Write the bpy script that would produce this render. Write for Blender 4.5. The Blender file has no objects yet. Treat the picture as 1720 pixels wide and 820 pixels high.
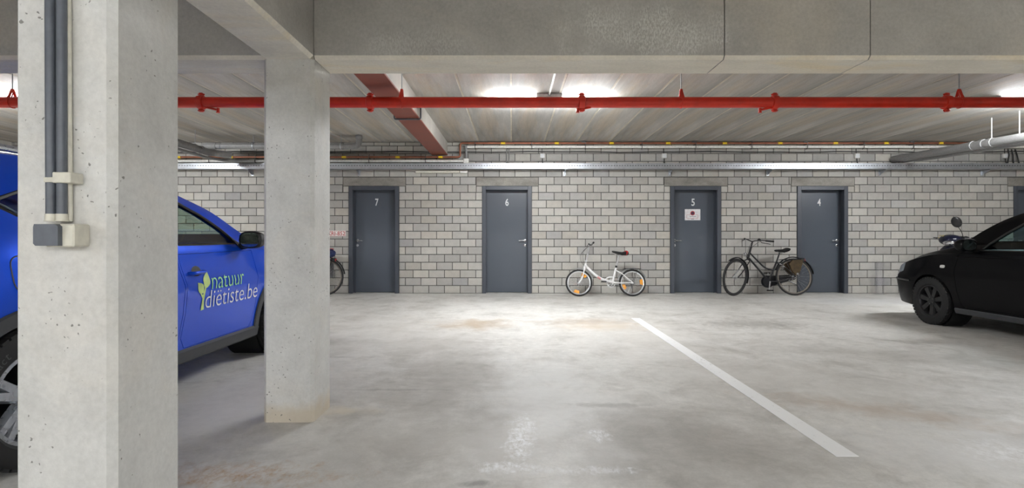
import bpy, bmesh, math, random
from mathutils import Vector, Matrix
D = bpy.data
SC = bpy.context.scene
COL = SC.collection
random.seed(7)
PI = math.pi

# ------------------------------------------------------------------ camera
F, CX, CY, CH = 900.0, 860.0, 400.0, 1.065          # focal length and horizon in photo pixels, eye height
cam_d = D.cameras.new('camera')
cam_d.sensor_width = 36.0
cam_d.lens = F / 1720.0 * 36.0
cam_d.shift_y = -(410.0 - CY) / 1720.0
cam_d.clip_start = 0.02
cam = D.objects.new('camera', cam_d)
cam.location = (0, 0, CH)
cam.rotation_euler = (PI / 2, 0, 0)
COL.objects.link(cam)
SC.camera = cam

# ------------------------------------------------------------------ world, exposure
w = D.worlds.new('world')
SC.world = w
w.use_nodes = True
w.node_tree.nodes['Background'].inputs[0].default_value = (0.9, 0.95, 1.0, 1)
w.node_tree.nodes['Background'].inputs[1].default_value = 0.02
vs = SC.view_settings
vs.view_transform = 'Standard'
vs.look = 'None'
vs.gamma = 1.0
vs.use_curve_mapping = False
vs.exposure = 1.22
SC.cycles.use_denoising = True
SC.cycles.max_bounces = 12
SC.cycles.diffuse_bounces = 7
SC.cycles.glossy_bounces = 4
SC.cycles.transparent_max_bounces = 16
SC.cycles.caustics_reflective = False
SC.cycles.caustics_refractive = False
SC.cycles.sample_clamp_indirect = 6.0
LAMP_STRENGTH = 76.0

WALL_Y, CEIL_Z = 10.31, 2.91
XL, XR, YB = -11.6, 11.6, -7.0

def P(px, py, y):
    "photo pixel at depth y -> world point"
    return Vector(((px - CX) * y / F, y, CH - (py - CY) * y / F))

# ------------------------------------------------------------------ mesh helpers
class MB:
    def __init__(s):
        s.v = []; s.f = []; s.m = []; s.mi = 0
    def add(s, vs, fs):
        o = len(s.v)
        s.v += [Vector(p) for p in vs]
        for f in fs:
            s.f.append([i + o for i in f]); s.m.append(s.mi)
        return s
    def box(s, x0, x1, y0, y1, z0, z1):
        vs = [(x, y, z) for z in (z0, z1) for y in (y0, y1) for x in (x0, x1)]
        return s.add(vs, [(0, 2, 3, 1), (4, 5, 7, 6), (0, 1, 5, 4), (2, 6, 7, 3), (0, 4, 6, 2), (1, 3, 7, 5)])
    def cbox(s, x0, x1, y0, y1, z0, z1, c):
        "box with all edges chamfered by c"
        vs = []
        ids = {}
        X = (x0, x1); Y = (y0, y1); Z = (z0, z1)
        sg = (1, -1)
        for i in (0, 1):
            for j in (0, 1):
                for k in (0, 1):
                    ids[i, j, k, 0] = len(vs); vs.append((X[i], Y[j] + sg[j] * c, Z[k] + sg[k] * c))
                    ids[i, j, k, 1] = len(vs); vs.append((X[i] + sg[i] * c, Y[j], Z[k] + sg[k] * c))
                    ids[i, j, k, 2] = len(vs); vs.append((X[i] + sg[i] * c, Y[j] + sg[j] * c, Z[k]))
        fs = []
        for i in (0, 1):
            q = [ids[i, 0, 0, 0], ids[i, 1, 0, 0], ids[i, 1, 1, 0], ids[i, 0, 1, 0]]; fs.append(q if i else q[::-1])
            q = [ids[0, i, 0, 1], ids[1, i, 0, 1], ids[1, i, 1, 1], ids[0, i, 1, 1]]; fs.append(q[::-1] if i else q)
            q = [ids[0, 0, i, 2], ids[1, 0, i, 2], ids[1, 1, i, 2], ids[0, 1, i, 2]]; fs.append(q if i else q[::-1])
        for a in (0, 1):
            for b in (0, 1):
                fs.append([ids[0, a, b, 1], ids[1, a, b, 1], ids[1, a, b, 2], ids[0, a, b, 2]])
                fs.append([ids[a, 0, b, 0], ids[a, 1, b, 0], ids[a, 1, b, 2], ids[a, 0, b, 2]])
                fs.append([ids[a, b, 0, 0], ids[a, b, 1, 0], ids[a, b, 1, 1], ids[a, b, 0, 1]])
        for i in (0, 1):
            for j in (0, 1):
                for k in (0, 1):
                    fs.append([ids[i, j, k, t] for t in (0, 1, 2)])
        return s.add(vs, fs)
    def tube(s, pts, r, n=10, cap=True, closed=False):
        pts = [Vector(p) for p in pts]
        N = len(pts)
        rs = r if isinstance(r, (list, tuple)) else [r] * N
        tan = []
        for i in range(N):
            if closed:
                t = pts[(i + 1) % N] - pts[i - 1]
            else:
                t = pts[min(i + 1, N - 1)] - pts[max(i - 1, 0)]
            tan.append(t.normalized() if t.length > 1e-9 else Vector((0, 0, 1)))
        up = Vector((0, 0, 1)) if abs(tan[0].z) < .9 else Vector((1, 0, 0))
        a = tan[0].cross(up).normalized()
        vs = []; fs = []
        for i in range(N):
            a = (a - tan[i] * a.dot(tan[i])).normalized()
            b = tan[i].cross(a)
            for k in range(n):
                th = 2 * PI * k / n
                vs.append(pts[i] + (a * math.cos(th) + b * math.sin(th)) * rs[i])
        for i in range(N if closed else N - 1):
            j = (i + 1) % N
            for k in range(n):
                k2 = (k + 1) % n
                fs.append((i * n + k, i * n + k2, j * n + k2, j * n + k))
        if cap and not closed:
            fs.append(tuple(range(n))[::-1]); fs.append(tuple(range((N - 1) * n, N * n)))
        return s.add(vs, fs)
    def lathe(s, prof, c, ax, n=24, closed=False, cap=True):
        "prof: (radius, distance along axis)"
        c = Vector(c); ax = Vector(ax).normalized()
        a = ax.orthogonal().normalized(); b = ax.cross(a)
        vs = []; fs = []
        for (r, h) in prof:
            for k in range(n):
                th = 2 * PI * k / n
                vs.append(c + ax * h + (a * math.cos(th) + b * math.sin(th)) * r)
        m = len(prof)
        for i in range(m if closed else m - 1):
            j = (i + 1) % m
            for k in range(n):
                k2 = (k + 1) % n
                fs.append((i * n + k, i * n + k2, j * n + k2, j * n + k))
        if cap and not closed:
            if prof[0][0] > 1e-6: fs.append(tuple(range(n))[::-1])
            if prof[-1][0] > 1e-6: fs.append(tuple(range((m - 1) * n, m * n)))
        return s.add(vs, fs)
    def cyl(s, a, b, r, n=12):
        return s.tube([a, b], r, n)
    def ball(s, c, rx, ry, rz, n=14, m=8):
        c = Vector(c); vs = [c + Vector((0, 0, rz))]; fs = []
        for i in range(1, m):
            ph = PI * i / m
            for k in range(n):
                th = 2 * PI * k / n
                vs.append(c + Vector((rx * math.sin(ph) * math.cos(th), ry * math.sin(ph) * math.sin(th), rz * math.cos(ph))))
        vs.append(c - Vector((0, 0, rz)))
        for k in range(n):
            fs.append((0, 1 + k, 1 + (k + 1) % n))
            for i in range(m - 2):
                a = 1 + i * n
                fs.append((a + k, a + n + k, a + n + (k + 1) % n, a + (k + 1) % n))
            a = 1 + (m - 2) * n
            fs.append((a + k, len(vs) - 1, a + (k + 1) % n))
        return s.add(vs, fs)
    def prism(s, poly, lo, hi, plane='xz'):
        "extrude a 2-D polygon along the missing axis"
        def q(p, d):
            return {'xz': (p[0], d, p[1]), 'yz': (d, p[0], p[1]), 'xy': (p[0], p[1], d)}[plane]
        n = len(poly)
        vs = [q(p, lo) for p in poly] + [q(p, hi) for p in poly]
        fs = [tuple(range(n))[::-1], tuple(range(n, 2 * n))]
        fs += [(i, (i + 1) % n, n + (i + 1) % n, n + i) for i in range(n)]
        return s.add(vs, fs)
    def quad(s, a, b, c, d):
        return s.add([a, b, c, d], [(0, 1, 2, 3)])
    def xf(s, M, start=0):
        for i in range(start, len(s.v)):
            s.v[i] = M @ s.v[i]
        return s
    def mesh(s, name, fix=True, smooth=None):
        me = D.meshes.new(name)
        me.from_pydata([tuple(p) for p in s.v], [], s.f)
        if any(s.m): me.polygons.foreach_set('material_index', s.m)
        if fix:
            bm = bmesh.new(); bm.from_mesh(me)
            bmesh.ops.recalc_face_normals(bm, faces=bm.faces)
            bm.to_mesh(me); bm.free()
        if smooth: shade(me, smooth)
        me.update()
        return me

def shade(me, ang=40):
    me.polygons.foreach_set('use_smooth', [True] * len(me.polygons))
    me.set_sharp_from_angle(angle=math.radians(ang))

def link(name, me, mats, parent=None):
    o = D.objects.new(name, me)
    COL.objects.link(o)
    if mats is not None:
        for m in (mats if isinstance(mats, (list, tuple)) else [mats]):
            me.materials.append(m)
    if parent is not None: o.parent = parent
    return o

def obj(name, mb, m, parent=None, smooth=40, world=False):
    "one mesh object; world=True: vertices are in world space, parent has a plain location"
    if world and parent is not None:
        o = parent; T = Vector((0, 0, 0))
        while o is not None:
            T += o.location; o = o.parent
        for i in range(len(mb.v)): mb.v[i] = mb.v[i] - T
    return link(name, mb.mesh(name, True, smooth), m, parent)

def tag(o, label=None, cat=None, group=None, kind=None):
    if label: o['label'] = label
    if cat: o['category'] = cat
    if group: o['group'] = group
    if kind: o['kind'] = kind
    return o

def thing(name, label, cat, loc=(0, 0, 0), group=None, kind=None):
    o = D.objects.new(name, None)
    COL.objects.link(o)
    o.location = loc
    o.empty_display_size = .1
    return tag(o, label, cat, group, kind)

def center_origin(o):
    "move a mesh object's origin to its base centre"
    me = o.data
    xs = [v.co for v in me.vertices]
    c = Vector(((min(p.x for p in xs) + max(p.x for p in xs)) / 2, (min(p.y for p in xs) + max(p.y for p in xs)) / 2, min(p.z for p in xs)))
    me.transform(Matrix.Translation(-c)); o.location = o.location + c
    return o

def arc(c, r, a0, a1, n, plane='xz'):
    out = []
    for i in range(n + 1):
        t = a0 + (a1 - a0) * i / n
        u, v = r * math.cos(t), r * math.sin(t)
        out.append(Vector(c) + {'xz': Vector((u, 0, v)), 'yz': Vector((0, u, v)), 'xy': Vector((u, v, 0))}[plane])
    return out

def rpath(pts, r, n=5):
    "polyline with rounded corners"
    pts = [Vector(p) for p in pts]
    out = [pts[0]]
    for i in range(1, len(pts) - 1):
        a, b, c = pts[i - 1], pts[i], pts[i + 1]
        d = min(r, (a - b).length * .49, (c - b).length * .49)
        p, q = b + (a - b).normalized() * d, b + (c - b).normalized() * d
        for k in range(n + 1):
            t = k / n
            out.append(p * (1 - t) ** 2 + b * 2 * t * (1 - t) + q * t * t)
    out.append(pts[-1])
    return out

def text_mesh(body, fit_w=None, fit_h=None, bold=0.0, shear=0.0, thick=0.0):
    "flat lettering as a mesh: x right, y up, origin lower left"
    cu = D.curves.new('lettering', 'FONT')
    cu.body = body; cu.size = 1.0; cu.offset = bold; cu.shear = shear; cu.extrude = thick; cu.resolution_u = 4
    o = D.objects.new('lettering', cu); COL.objects.link(o)
    bpy.context.view_layer.update()
    dg = bpy.context.evaluated_depsgraph_get()
    me = D.meshes.new_from_object(o.evaluated_get(dg))
    D.objects.remove(o)
    v = [p.co for p in me.vertices]
    x0, x1 = min(p.x for p in v), max(p.x for p in v); y0, y1 = min(p.y for p in v), max(p.y for p in v)
    sx = (fit_w / (x1 - x0)) if fit_w else None
    sy = (fit_h / (y1 - y0)) if fit_h else None
    sx = sx or sy; sy = sy or sx
    for p in me.vertices:
        p.co = ((p.co.x - x0) * sx, (p.co.y - y0) * sy, p.co.z * sx)
    me.materials.clear()
    return me

# ------------------------------------------------------------------ materials
def lin(c):
    def g(u):
        u /= 255.0
        return u / 12.92 if u <= .04045 else ((u + .055) / 1.055) ** 2.4
    return (g(c[0]), g(c[1]), g(c[2]), 1)

class NT:
    def __init__(s, name):
        s.mat = D.materials.new(name); s.mat.use_nodes = True
        s.t = s.mat.node_tree; s.b = s.t.nodes['Principled BSDF']
    def n(s, typ, ins=None, **props):
        nd = s.t.nodes.new(typ)
        for k, v in props.items(): setattr(nd, k, v)
        for k, v in (ins or {}).items(): s.set(nd.inputs[k], v)
        return nd
    def set(s, inp, v):
        if isinstance(v, bpy.types.NodeSocket): s.t.links.new(v, inp)
        elif isinstance(v, bpy.types.Node): s.t.links.new(v.outputs[0], inp)
        else: inp.default_value = v
    def coords(s, kind='Object', scale=(1, 1, 1)):
        tc = s.n('ShaderNodeTexCoord')
        return s.n('ShaderNodeMapping', {'Vector': tc.outputs[kind], 'Scale': scale})
    def noise(s, vec, scale, detail=4, rough=.55, dist=0):
        return s.n('ShaderNodeTexNoise', {'Vector': vec, 'Scale': scale, 'Detail': detail, 'Roughness': rough, 'Distortion': dist}).outputs['Fac']
    def ramp(s, fac, lo, hi, a=0.0, b=1.0):
        return s.n('ShaderNodeMapRange', {'Value': fac, 'From Min': lo, 'From Max': hi, 'To Min': a, 'To Max': b}).outputs[0]
    def math(s, op, a, b=0.0):
        return s.n('ShaderNodeMath', {0: a, 1: b}, operation=op).outputs[0]
    def mix(s, fac, a, b, mode='MIX'):
        nd = s.n('ShaderNodeMix', data_type='RGBA', blend_type=mode)
        s.set(nd.inputs[0], fac); s.set(nd.inputs[6], a); s.set(nd.inputs[7], b)
        return nd.outputs[2]
    def bump(s, h, strength=.3, dist=.01):
        nd = s.n('ShaderNodeBump', {'Height': h, 'Strength': strength, 'Distance': dist})
        s.set(s.b.inputs['Normal'], nd.outputs[0])
    def out(s, col=None, rough=None, metal=None, **kw):
        if col is not None: s.set(s.b.inputs['Base Color'], col)
        if rough is not None: s.set(s.b.inputs['Roughness'], rough)
        if metal is not None: s.set(s.b.inputs['Metallic'], metal)
        for k, v in kw.items(): s.set(s.b.inputs[k.replace('_', ' ')], v)
        return s.mat

def plain(name, c, rough=.5, metal=0.0, var=.06, scale=30.0, rvar=.02, **kw):
    "a procedural paint / plastic / metal with slight unevenness"
    t = NT(name)
    f = t.noise(t.coords(), scale, 3)
    c = lin(c)
    d = tuple(max(0, x * (1 - 2 * var)) for x in c[:3]) + (1,)
    e = tuple(min(1, x * (1 + 2 * var)) for x in c[:3]) + (1,)
    r = t.ramp(f, .3, .7, max(0, rough - rvar), min(1, rough + rvar))
    return t.out(t.mix(t.ramp(f, .3, .7), d, e), r, metal, **kw)

def concrete(name, light, dark, tint=None, foot=None, patch=None, plank=False, big=.7, stretch=(1, 1, 1), pits=.0, rough=.75, bump=.25, fine=.14, contrast=(.33, .67)):
    t = NT(name)
    co = t.coords(scale=stretch)
    raw = t.coords()
    big_n = t.noise(co, big, 7, .6, .4)
    med = t.noise(co, big * 6, 6, .65)
    fin = t.noise(raw, 55, 4, .7)
    col = t.mix(t.ramp(big_n, *contrast), lin(dark), lin(light))
    if tint:
        col = t.mix(t.ramp(t.noise(co, big * 1.7 + .13, 5, .6, .8), .52, .72, 0, .8), col, lin(tint))
    g = t.math('ADD', t.ramp(med, .3, .7, -.5 * fine, .5 * fine), t.ramp(fin, .3, .7, -.5 * fine, .5 * fine))
    v = t.math('ADD', g, 1.0)
    comb = t.n('ShaderNodeCombineColor', {0: v, 1: v, 2: v})
    col = t.mix(1.0, col, comb.outputs[0], 'MULTIPLY')
    h = t.math('ADD', t.math('MULTIPLY', med, .6), t.math('MULTIPLY', fin, .4))
    if foot:                                        # dried mud splashed on the lowest few centimetres
        zz = t.n('ShaderNodeSeparateXYZ', {0: t.n('ShaderNodeNewGeometry').outputs['Position']}).outputs[2]
        zz = t.math('ADD', zz, t.ramp(t.noise(raw, 9, 4), .3, .7, -.03, .03))
        col = t.mix(t.ramp(zz, .13, .05, 0, .7), col, lin(foot))
    if plank:                                       # each cast panel has its own shade
        oi = t.n('ShaderNodeObjectInfo')
        v = t.ramp(oi.outputs['Random'], 0, 1, .88, 1.08)
        col = t.mix(1.0, col, t.n('ShaderNodeCombineColor', {0: v, 1: v, 2: v}).outputs[0], 'MULTIPLY')
        wide = t.noise(t.coords(scale=(1, .12, 1)), 1.4, 4, .6)
        col = t.mix(t.ramp(wide, .58, .70, 0, .55), col, lin((190, 172, 146)))
    if patch:                                       # lighter, slightly raised speckled patches on the face
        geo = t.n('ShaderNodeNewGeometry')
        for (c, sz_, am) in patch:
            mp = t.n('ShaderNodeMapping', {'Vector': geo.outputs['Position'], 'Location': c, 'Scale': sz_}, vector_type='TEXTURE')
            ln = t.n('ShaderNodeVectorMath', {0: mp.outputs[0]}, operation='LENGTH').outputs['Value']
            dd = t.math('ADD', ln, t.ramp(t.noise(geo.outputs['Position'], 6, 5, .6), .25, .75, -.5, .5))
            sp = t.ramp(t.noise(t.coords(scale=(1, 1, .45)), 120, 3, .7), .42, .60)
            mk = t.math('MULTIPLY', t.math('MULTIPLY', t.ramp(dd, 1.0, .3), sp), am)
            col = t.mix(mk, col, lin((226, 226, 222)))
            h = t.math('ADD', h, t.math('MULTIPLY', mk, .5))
    if pits:
        wob = t.n('ShaderNodeTexNoise', {'Vector': raw, 'Scale': 60.0, 'Detail': 2.0})
        wv = t.n('ShaderNodeVectorMath', {0: raw, 1: t.n('ShaderNodeVectorMath', {0: wob.outputs['Color'], 1: (.02, .02, .02)}, operation='MULTIPLY').outputs[0]}, operation='ADD')
        vo = t.n('ShaderNodeTexVoronoi', {'Vector': wv.outputs[0], 'Scale': 44.0, 'Randomness': 1.0})
        sz = t.ramp(t.noise(raw, 6.0, 3), .44, .70, 0.0, pits)
        pm = t.ramp(t.math('SUBTRACT', sz, vo.outputs['Distance']), 0.0, .06)
        col = t.mix(t.math('MULTIPLY', pm, .75), col, lin((92, 90, 86)))
        h = t.math('SUBTRACT', h, t.math('MULTIPLY', pm, .8))
    t.bump(h, bump, .012)
    return t.out(col, rough)

M = {}
M['col'] = concrete('column_concrete', (219, 219, 217), (196, 196, 194), tint=(211, 208, 202), foot=(198, 184, 160), big=1.3, pits=.27, rough=.7)
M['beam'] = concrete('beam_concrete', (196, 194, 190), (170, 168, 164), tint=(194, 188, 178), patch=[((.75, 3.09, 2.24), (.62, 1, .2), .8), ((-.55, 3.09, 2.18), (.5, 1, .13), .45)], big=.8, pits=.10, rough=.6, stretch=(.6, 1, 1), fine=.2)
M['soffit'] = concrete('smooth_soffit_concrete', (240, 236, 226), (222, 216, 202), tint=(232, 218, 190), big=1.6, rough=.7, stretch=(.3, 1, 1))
M['ceil'] = concrete('ceiling_concrete', (206, 203, 197), (148, 145, 140), tint=(190, 176, 156), plank=True, big=1.1, stretch=(2.2, .22, 1), rough=.8, fine=.22, bump=.35)
M['mortar_pale'] = concrete('joint_grout', (214, 207, 190), (190, 183, 165), big=3)
M['lintel'] = concrete('lintel_concrete', (158, 154, 147), (128, 125, 119), big=3, stretch=(.6, 1, 1), fine=.3)
M['mortar'] = concrete('block_mortar', (92, 90, 87), (72, 70, 67), big=4)
M['rear'] = concrete('plain_concrete', (196, 192, 184), (170, 166, 160), big=.8)

def block_material():
    t = NT('concrete_block')
    geo = t.n('ShaderNodeNewGeometry')
    sep = t.n('ShaderNodeSeparateXYZ', {0: geo.outputs['Position']})
    row = t.math('FLOOR', t.math('DIVIDE', sep.outputs[2], BH))
    off = t.math('MULTIPLY', t.math('MODULO', t.math('ADD', row, 100.0), 2.0), .5)
    colm = t.math('FLOOR', t.math('ADD', t.math('DIVIDE', t.math('SUBTRACT', sep.outputs[0], BX0), BW), off))
    cell = t.n('ShaderNodeCombineXYZ', {0: colm, 1: row, 2: 3.0})
    wn = t.n('ShaderNodeTexWhiteNoise', {'Vector': cell.outputs[0]}, noise_dimensions='3D')
    wn2 = t.n('ShaderNodeTexWhiteNoise', {'Vector': t.n('ShaderNodeCombineXYZ', {0: row, 1: colm, 2: 11.0}).outputs[0]}, noise_dimensions='3D')
    base = t.mix(t.ramp(wn.outputs['Value'], 0, 1), lin((164, 162, 158)), lin((191, 189, 183)))
    base = t.mix(t.ramp(wn2.outputs['Value'], .78, 1.0, 0, .35), base, lin((188, 181, 166)))
    base = t.mix(t.ramp(wn2.outputs['Value'], .16, 0.0, 0, .4), base, lin((152, 153, 158)))
    fin = t.noise(geo.outputs['Position'], 90, 5, .75)
    med = t.noise(geo.outputs['Position'], 9, 4)
    v = t.math('ADD', t.ramp(fin, .3, .7, .86, 1.12), t.ramp(med, .3, .7, -.06, .06))
    comb = t.n('ShaderNodeCombineColor', {0: v, 1: v, 2: v})
    t.bump(fin, .5, .006)
    return t.out(t.mix(1.0, base, comb.outputs[0], 'MULTIPLY'), .85)

BW, BH, BX0 = .3015, .1495, 2.016
M['block'] = block_material()

def floor_material():
    t = NT('worn_concrete_floor')
    raw = t.coords()
    st = t.coords(scale=(1, .45, 1))
    n1 = t.noise(st, .55, 8, .62, .6)
    n2 = t.noise(raw, 2.6, 7, .66, .5)
    n3 = t.noise(raw, 14, 6, .7)
    n4 = t.noise(raw, 70, 3, .7)
    col = t.mix(t.ramp(n1, .34, .64), lin((178, 175, 169)), lin((216, 214, 209)))
    col = t.mix(t.ramp(n2, .42, .72, 0, .55), col, lin((228, 227, 224)))
    col = t.mix(t.ramp(n2, .46, .28, 0, .5), col, lin((156, 152, 146)))
    g = t.math('ADD', t.ramp(n3, .3, .7, .87, 1.10), t.ramp(n4, .3, .7, -.06, .06))
    comb = t.n('ShaderNodeCombineColor', {0: g, 1: g, 2: g})
    col = t.mix(1.0, col, comb.outputs[0], 'MULTIPLY')
    geo = t.n('ShaderNodeNewGeometry')
    def blob(x, y, rx, ry, rot=0.0, soft=.9, nscale=2.0, namp=1.0):
        mp = t.n('ShaderNodeMapping', {'Vector': geo.outputs['Position'], 'Location': (x, y, 0), 'Rotation': (0, 0, rot), 'Scale': (rx, ry, 1.0)}, vector_type='TEXTURE')
        ln = t.n('ShaderNodeVectorMath', {0: mp.outputs[0]}, operation='LENGTH').outputs['Value']
        nz = t.noise(geo.outputs['Position'], nscale, 6, .65, .5)
        d = t.math('ADD', ln, t.ramp(nz, .25, .75, -.55 * namp, .55 * namp))
        return t.ramp(d, 1.0, 1.0 - soft, 0.0, 1.0)
    def fp(px, py):
        y = CH * F / (py - CY)
        return (px - CX) * y / F, y
    grit = t.ramp(t.noise(t.coords(scale=(1, .5, 1)), 38, 5, .75), .38, .62)
    def stain_or_light(px, py, rx, ry, c, amount, col, gritty=False, **k):
        x, y = fp(px, py)
        f = t.math('MULTIPLY', blob(x, y, rx, ry, **k), amount)
        if gritty: f = t.math('MULTIPLY', f, grit)
        return t.mix(f, col, lin(c))
    # wide worn lanes, paler wiped areas, and light put into the colour in places
    col = stain_or_light(760, 630, .55, 2.2, (142, 137, 130), .55, col, rot=.15, soft=.9)
    col = stain_or_light(1050, 560, 1.0, 1.5, (206, 203, 197), .55, col, soft=.9)
    col = stain_or_light(920, 660, .5, 1.3, (208, 208, 206), .6, col, soft=.8, nscale=3)
    col = stain_or_light(640, 560, 1.3, 1.6, (204, 201, 195), .5, col, soft=.9)
    col = stain_or_light(1180, 750, .8, .8, (144, 139, 132), .6, col, soft=.9)
    col = stain_or_light(1320, 640, 1.5, .9, (198, 195, 190), .5, col, rot=-.6, soft=.9)
    col = stain_or_light(1650, 760, .9, .5, (206, 205, 204), .6, col, soft=.8, nscale=4)
    col = stain_or_light(1560, 600, 1.6, .45, (142, 138, 131), .5, col, rot=-.3, soft=.9)
    col = stain_or_light(1480, 506, 2.3, .75, (222, 223, 224), .55, col, soft=.9, namp=.5)  # reflection of the lit wall put into the floor colour
    col = stain_or_light(400, 680, .8, 1.1, (214, 210, 203), .7, col)  # paler colour stands in for light falling between the columns
    col = stain_or_light(700, 740, .9, .5, (200, 197, 191), .5, col)
    # rust and tan marks
    col = stain_or_light(800, 545, .62, .5, (166, 142, 110), .7, col, soft=.9, nscale=3.4)
    col = stain_or_light(985, 540, .8, .35, (156, 136, 114), .6, col, soft=.9, nscale=3.4)
    col = stain_or_light(1010, 548, .7, .4, (190, 172, 146), .5, col, soft=.9, nscale=4)
    col = stain_or_light(390, 800, .55, .16, (178, 142, 98), .8, col, gritty=True, soft=.9, nscale=14, namp=1.6)
    col = stain_or_light(1480, 690, .9, .22, (172, 154, 136), .6, col, rot=-.5, soft=.9, nscale=5)
    col = stain_or_light(575, 690, .28, .1, (206, 196, 176), .6, col, soft=.9, nscale=8)
    col = stain_or_light(1270, 545, .8, .45, (128, 125, 118), .55, col, soft=.8, nscale=12)
    # white scuffs
    for (px, py, rx, ry, am) in ((876, 725, .09, .30, 1.0), (868, 750, .08, .2, 1.0), (845, 785, .16, .06, 1.0), (1003, 730, .08, .12, .9), (930, 790, .35, .05, .5), (1010, 790, .2, .06, .5), (1700, 760, .3, .2, .6)):
        col = stain_or_light(px, py, rx, ry, (244, 245, 247), am, col, gritty=True, soft=.7, nscale=14, namp=1.2)
    for (px, py, rx, ry, am) in ((800, 812, .1, .04, .7), (1020, 680, .3, .06, .5), (560, 600, .5, .03, .4), (680, 655, .5, .03, .4)):
        col = stain_or_light(px, py, rx, ry, (120, 116, 110), am, col, soft=.9, nscale=9, namp=1.3)
    h = t.math('ADD', t.math('MULTIPLY', n3, .5), t.math('MULTIPLY', n4, .3))
    t.bump(h, .12, .006)
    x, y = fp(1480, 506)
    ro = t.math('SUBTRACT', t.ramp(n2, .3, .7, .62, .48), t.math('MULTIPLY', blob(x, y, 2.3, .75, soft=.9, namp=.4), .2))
    return t.out(col, ro)
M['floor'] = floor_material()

M['line'] = None
def line_material():
    t = NT('worn_white_line_paint')
    raw = t.coords()
    n = t.noise(raw, 22, 7, .75)
    b = t.noise(raw, 1.3, 4)
    wear = t.ramp(t.math('ADD', n, t.ramp(b, .3, .7, -.10, .06)), .56, .68, 0, .8)
    return t.out(t.mix(wear, lin((236, 236, 236)), lin((190, 188, 184))), .6)
M['line'] = line_material()

M['red_pipe'] = plain('red_pipe_paint', (206, 46, 26), .35, var=.08, scale=6)
M['brown_steel'] = plain('red_oxide_paint', (136, 74, 60), .55, var=.05, scale=4)
M['copper'] = plain('copper_pipe', (150, 98, 76), .4, .5, var=.12, scale=9)
M['white_pvc'] = plain('white_pvc', (236, 235, 230), .4)
M['grey_pvc'] = plain('grey_pvc', (138, 138, 138), .45)
M['dark_pvc'] = plain('dark_grey_conduit', (92, 97, 106), .4)
M['cream_pvc'] = plain('cream_plastic', (212, 209, 196), .45)
M['galv'] = plain('galvanised_steel', (176, 180, 186), .38, .75, var=.06, scale=14)
M['galv_dark'] = plain('dull_steel', (96, 97, 98), .5, .6)
M['hole'] = plain('dark_slot', (40, 40, 42), .8)
M['yellow'] = plain('yellow_tag', (236, 200, 40), .5)
M['black_rubber'] = plain('black_rubber', (26, 26, 27), .7)
M['black_plastic'] = plain('black_plastic', (24, 24, 26), .45)
M['cable'] = plain('black_cable', (38, 38, 38), .6)
M['door'] = plain('slate_door_paint', (80, 87, 97), .3, var=.01, scale=2, rvar=.004)
M['door_frame'] = plain('slate_frame_paint', (70, 75, 84), .4, var=.04, scale=3)
M['steel'] = plain('brushed_steel', (190, 190, 192), .28, .9)
M['chrome'] = plain('chrome', (215, 216, 220), .12, 1.0, var=.02)
M['white_vinyl'] = plain('white_vinyl', (222, 224, 226), .5, var=.01)
M['lamp_body'] = plain('lamp_housing', (206, 206, 206), .5)
M['paper'] = plain('paper', (226, 224, 226), .7)
M['red_print'] = plain('red_print', (186, 62, 66), .6)
M['dark_print'] = plain('dark_print', (70, 40, 66), .6)
M['plate_red'] = plain('plate_red', (176, 44, 50), .5)
M['plate_white'] = plain('plate_white', (232, 228, 224), .45)

def emitter(name, c, s):
    t = NT(name)
    return t.out((0.8, 0.8, 0.8, 1), .5, None, Emission_Color=c, Emission_Strength=s)
M['tube'] = emitter('lit_diffuser', (.955, .98, 1.0, 1), LAMP_STRENGTH)

def glass(name, c, mixf=.85, rough=.0):
    "thin pane: tinted see-through with a reflective coat"
    t = NT(name)
    tr = t.n('ShaderNodeBsdfTransparent', {'Color': c})
    gl = t.n('ShaderNodeBsdfGlossy', {'Color': (1, 1, 1, 1), 'Roughness': rough})
    lw = t.n('ShaderNodeLayerWeight', {'Blend': .5})
    fr = t.ramp(t.math('POWER', lw.outputs['Facing'], 4.0), 0, 1, .05, mixf)
    mx = t.n('ShaderNodeMixShader', {0: fr, 1: tr.outputs[0], 2: gl.outputs[0]})
    t.t.links.new(mx.outputs[0], t.t.nodes['Material Output'].inputs[0])
    return t.mat
M['glass'] = glass('tinted_car_glass', (.62, .74, .68, 1))
M['glass_teal'] = glass('tinted_teal_glass', (.58, .74, .74, 1))
M['clear'] = glass('clear_plastic', (.975, .975, .985, 1), .3, rough=.15)

# ================================================================== THE SETTING
def struct(name, mb, m, label, cat, smooth=None):
    return tag(obj(name, mb, m, None, smooth), label, cat, None, 'structure')

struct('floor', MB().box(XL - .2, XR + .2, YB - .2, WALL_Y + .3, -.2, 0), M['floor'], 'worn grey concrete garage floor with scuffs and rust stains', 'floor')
struct('wall_left', MB().box(XL - .2, XL, YB - .2, WALL_Y + .3, 0, 3.2), M['rear'], 'plain concrete side wall left of the parking bays', 'wall')
struct('wall_right', MB().box(XR, XR + .2, YB - .2, WALL_Y + .3, 0, 3.2), M['rear'], 'plain concrete side wall right of the parking bays', 'wall')
struct('wall_front', MB().box(XL, XR, YB - .2, YB, 0, 3.2), M['rear'], 'plain concrete wall behind the viewer', 'wall')

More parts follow.
